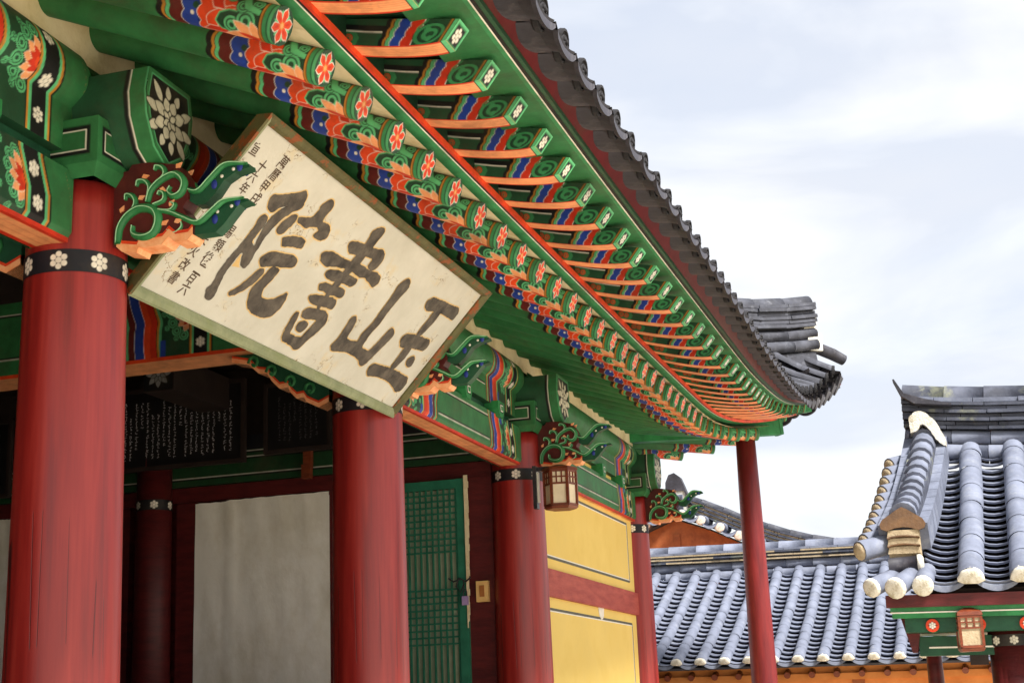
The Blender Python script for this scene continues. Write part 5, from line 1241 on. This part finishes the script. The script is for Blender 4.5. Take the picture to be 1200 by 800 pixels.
# decorative end of the descending ridge
c = MB(); q = vp(1, 0, 0); ql = GM.inverted() @ q
def gm(x, y, z): return GM @ Vector((ql.x + x, ql.y + y, ql.z + z))
shield = [(-.10, .045), (-.135, .06), (-.142, .09), (-.125, .12), (-.08, .15), (-.04, .178), (0, .200), (.04, .178), (.08, .15), (.125, .12), (.142, .09), (.135, .06), (.10, .045), (.05, .062), (0, .068), (-.05, .062)]
c.prism(shield, lambda a, b, t: gm(a, t - .05 + .25 * (b - .045), b + .02), -.03, .0, 0); sh_ = c.build('verge_shield_tile', 'claytile', C_)
c = MB()
for k in range(3): c.prism([(-.10, 0), (.10, 0), (.09, .045), (-.09, .045)], lambda a, b, t: gm(a, t, b + .025 - .052 * k), -.07, .1, 0); 
c.box((-.1, -.04, -.14), (.1, .1, .07), 0, Matrix.Translation(gm(0, 0, 0) - GM.to_translation() * 0) ); c.build('mortar_layer', 'mortar', C_)
c = MB()
for k in range(2): c.tube([gm(-.10 + .2 * i / 8, -.075, .018 - .052 * k + .012 * math.sin(math.pi * i / 8)) for i in range(9)], .008, 6, 0)
c.build('thin_clay_tile', 'claytile', C_)
c = MB(); c.tube([gm(-.10, -.06, -.155), gm(.085, -.06, -.145)], .052, 14, 0); c.build('lying_tile', 'tileold', C_)
c = MB(); c.lathe([(.001, .02), (.04, .018), (.06, 0), (.06, -.02)], 14, 0, Matrix.Translation(gm(.095, -.06, -.145)) @ Matrix.Rotation(math.pi / 2, 4, 'Y')); c.build('plaster_end', 'lime', C_)
# under the eave: red batten, green boards, painted rafters
c = MB(); c.box((-.52, .04, -.15), (2.3, .08, -.075), 0, GM); c.build('red_tile_batten', 'darkred', C_)
c = MB(); c.box((-.50, .08, -.175), (2.3, .12, -.125), 0, GM); c.box((-.49, .075, -.215), (2.3, .10, -.185), 1, GM); c.box((-.50, .074, -.186), (2.3, .078, -.178), 2, GM); c.box((-.42, .12, -.30), (2.3, .9, -.15), 3, GM); c.build('eave_board', ['vine', 'green', 'white', 'dgreen'], C_)
a = np.linspace(0, 2 * math.pi, 60); rr = np.linspace(0, .040, 16); R_, A2 = np.meshgrid(rr, a, indexing='ij'); X = R_ * np.cos(A2); Y = R_ * np.sin(A2)
p = Paint(X, Y, ORANGE * .9, .003); p.ring(0, 0, .037, .004, RED); p.poly([(0, .032), (.008, .008), (.032, 0), (.008, -.008), (0, -.032), (-.008, -.008), (-.032, 0), (-.008, .008)], BLACK); p.poly([(.018, .018), (-.018, .018), (-.018, -.018), (.018, -.018)], BLACK); p.dots(0, 0, .020, WHITE)
g_ = GB(); g_.grid(np.stack([X, np.full_like(X, -.001), Y], -1), p.C, flip=False)
th = np.linspace(0, 2 * math.pi, 24); T_, V_ = np.meshgrid(np.array([0, .3]), th, indexing='ij'); g_.grid(np.stack([.04 * np.cos(V_), T_, .04 * np.sin(V_)], -1), GREEN)
RM = g_.mesh('painted_rafter')
for i in range(8): link_mesh('painted_rafter', RM, C_, GM @ Matrix.Translation((-.255 + .275 * i, .10, -.262)))
c = MB(); c.box((-.36, .32, -.44), (2.3, .46, -.32), 0, GM); c.box((-.30, .315, -.395), (2.3, .46, -.385), 1, GM); c.box((-.06, .33, -.50), (.05, .36, -.44), 2, GM);
c.build('lintel_beam', ['dgreen', 'white', 'darkwood', 'orange'], C_)
c = MB(); c.box((-.30, .55, -1.0), (-.24, .62, -.30), 0, GM); c.build('hanging_rail', 'darkred', C_) if False else None
c = MB(); 
c.prism([(-.49, -.20), (-.36, -.20), (-.40, -.42), (-.43, -.42)], lambda a, b, t: GM @ Vector((a + .03, t, b)), .30, .36, 0); c.build('bracket_board', 'darkred', C_)
c = MB(); c.lathe([(.15, GZ), (.14, .4)], 32, 0, Matrix.Translation((.265, 9.70, 0))); pc = c.build('column', 'darkred', C_)
a = np.linspace(0, 2 * math.pi, 260); z = np.linspace(-.035, .035, 22); Aa, Z = np.meshgrid(a, z, indexing='ij'); p = Paint(Aa * .145, Z, BLACK * 2, .003)
for k in range(9): p.dots(k * 2 * math.pi * .145 / 8 + .01, 0, .026)
g_ = GB(); g_.grid(np.stack([.265 + .145 * np.cos(Aa), 9.70 + .145 * np.sin(Aa), .275 + Z], -1), p.C); g_.build('painted_band', pc, smooth=True)
c = MB(); c.lathe([(.07, GZ), (.055, .12), (.05, .35)], 16, 0, Matrix.Translation((-.24, 10.9, 0))); c.build('rear_post', 'darkred', C_)
c = MB(); c.box((.42, 9.68, GZ), (2.3, 9.76, .35)); c.build('gate_wall', 'darkred', C_)
c = MB(); c.box((.20, 9.50, .38), (.26, 9.56, .60)); c.build('bracket_arm', 'orange', C_)
hex_lantern('hanging_lantern', (.02, 9.40, .330), .092, .18, 'small square wooden lantern under the eave of the right-hand gate', math.pi / 4 + .15, True)
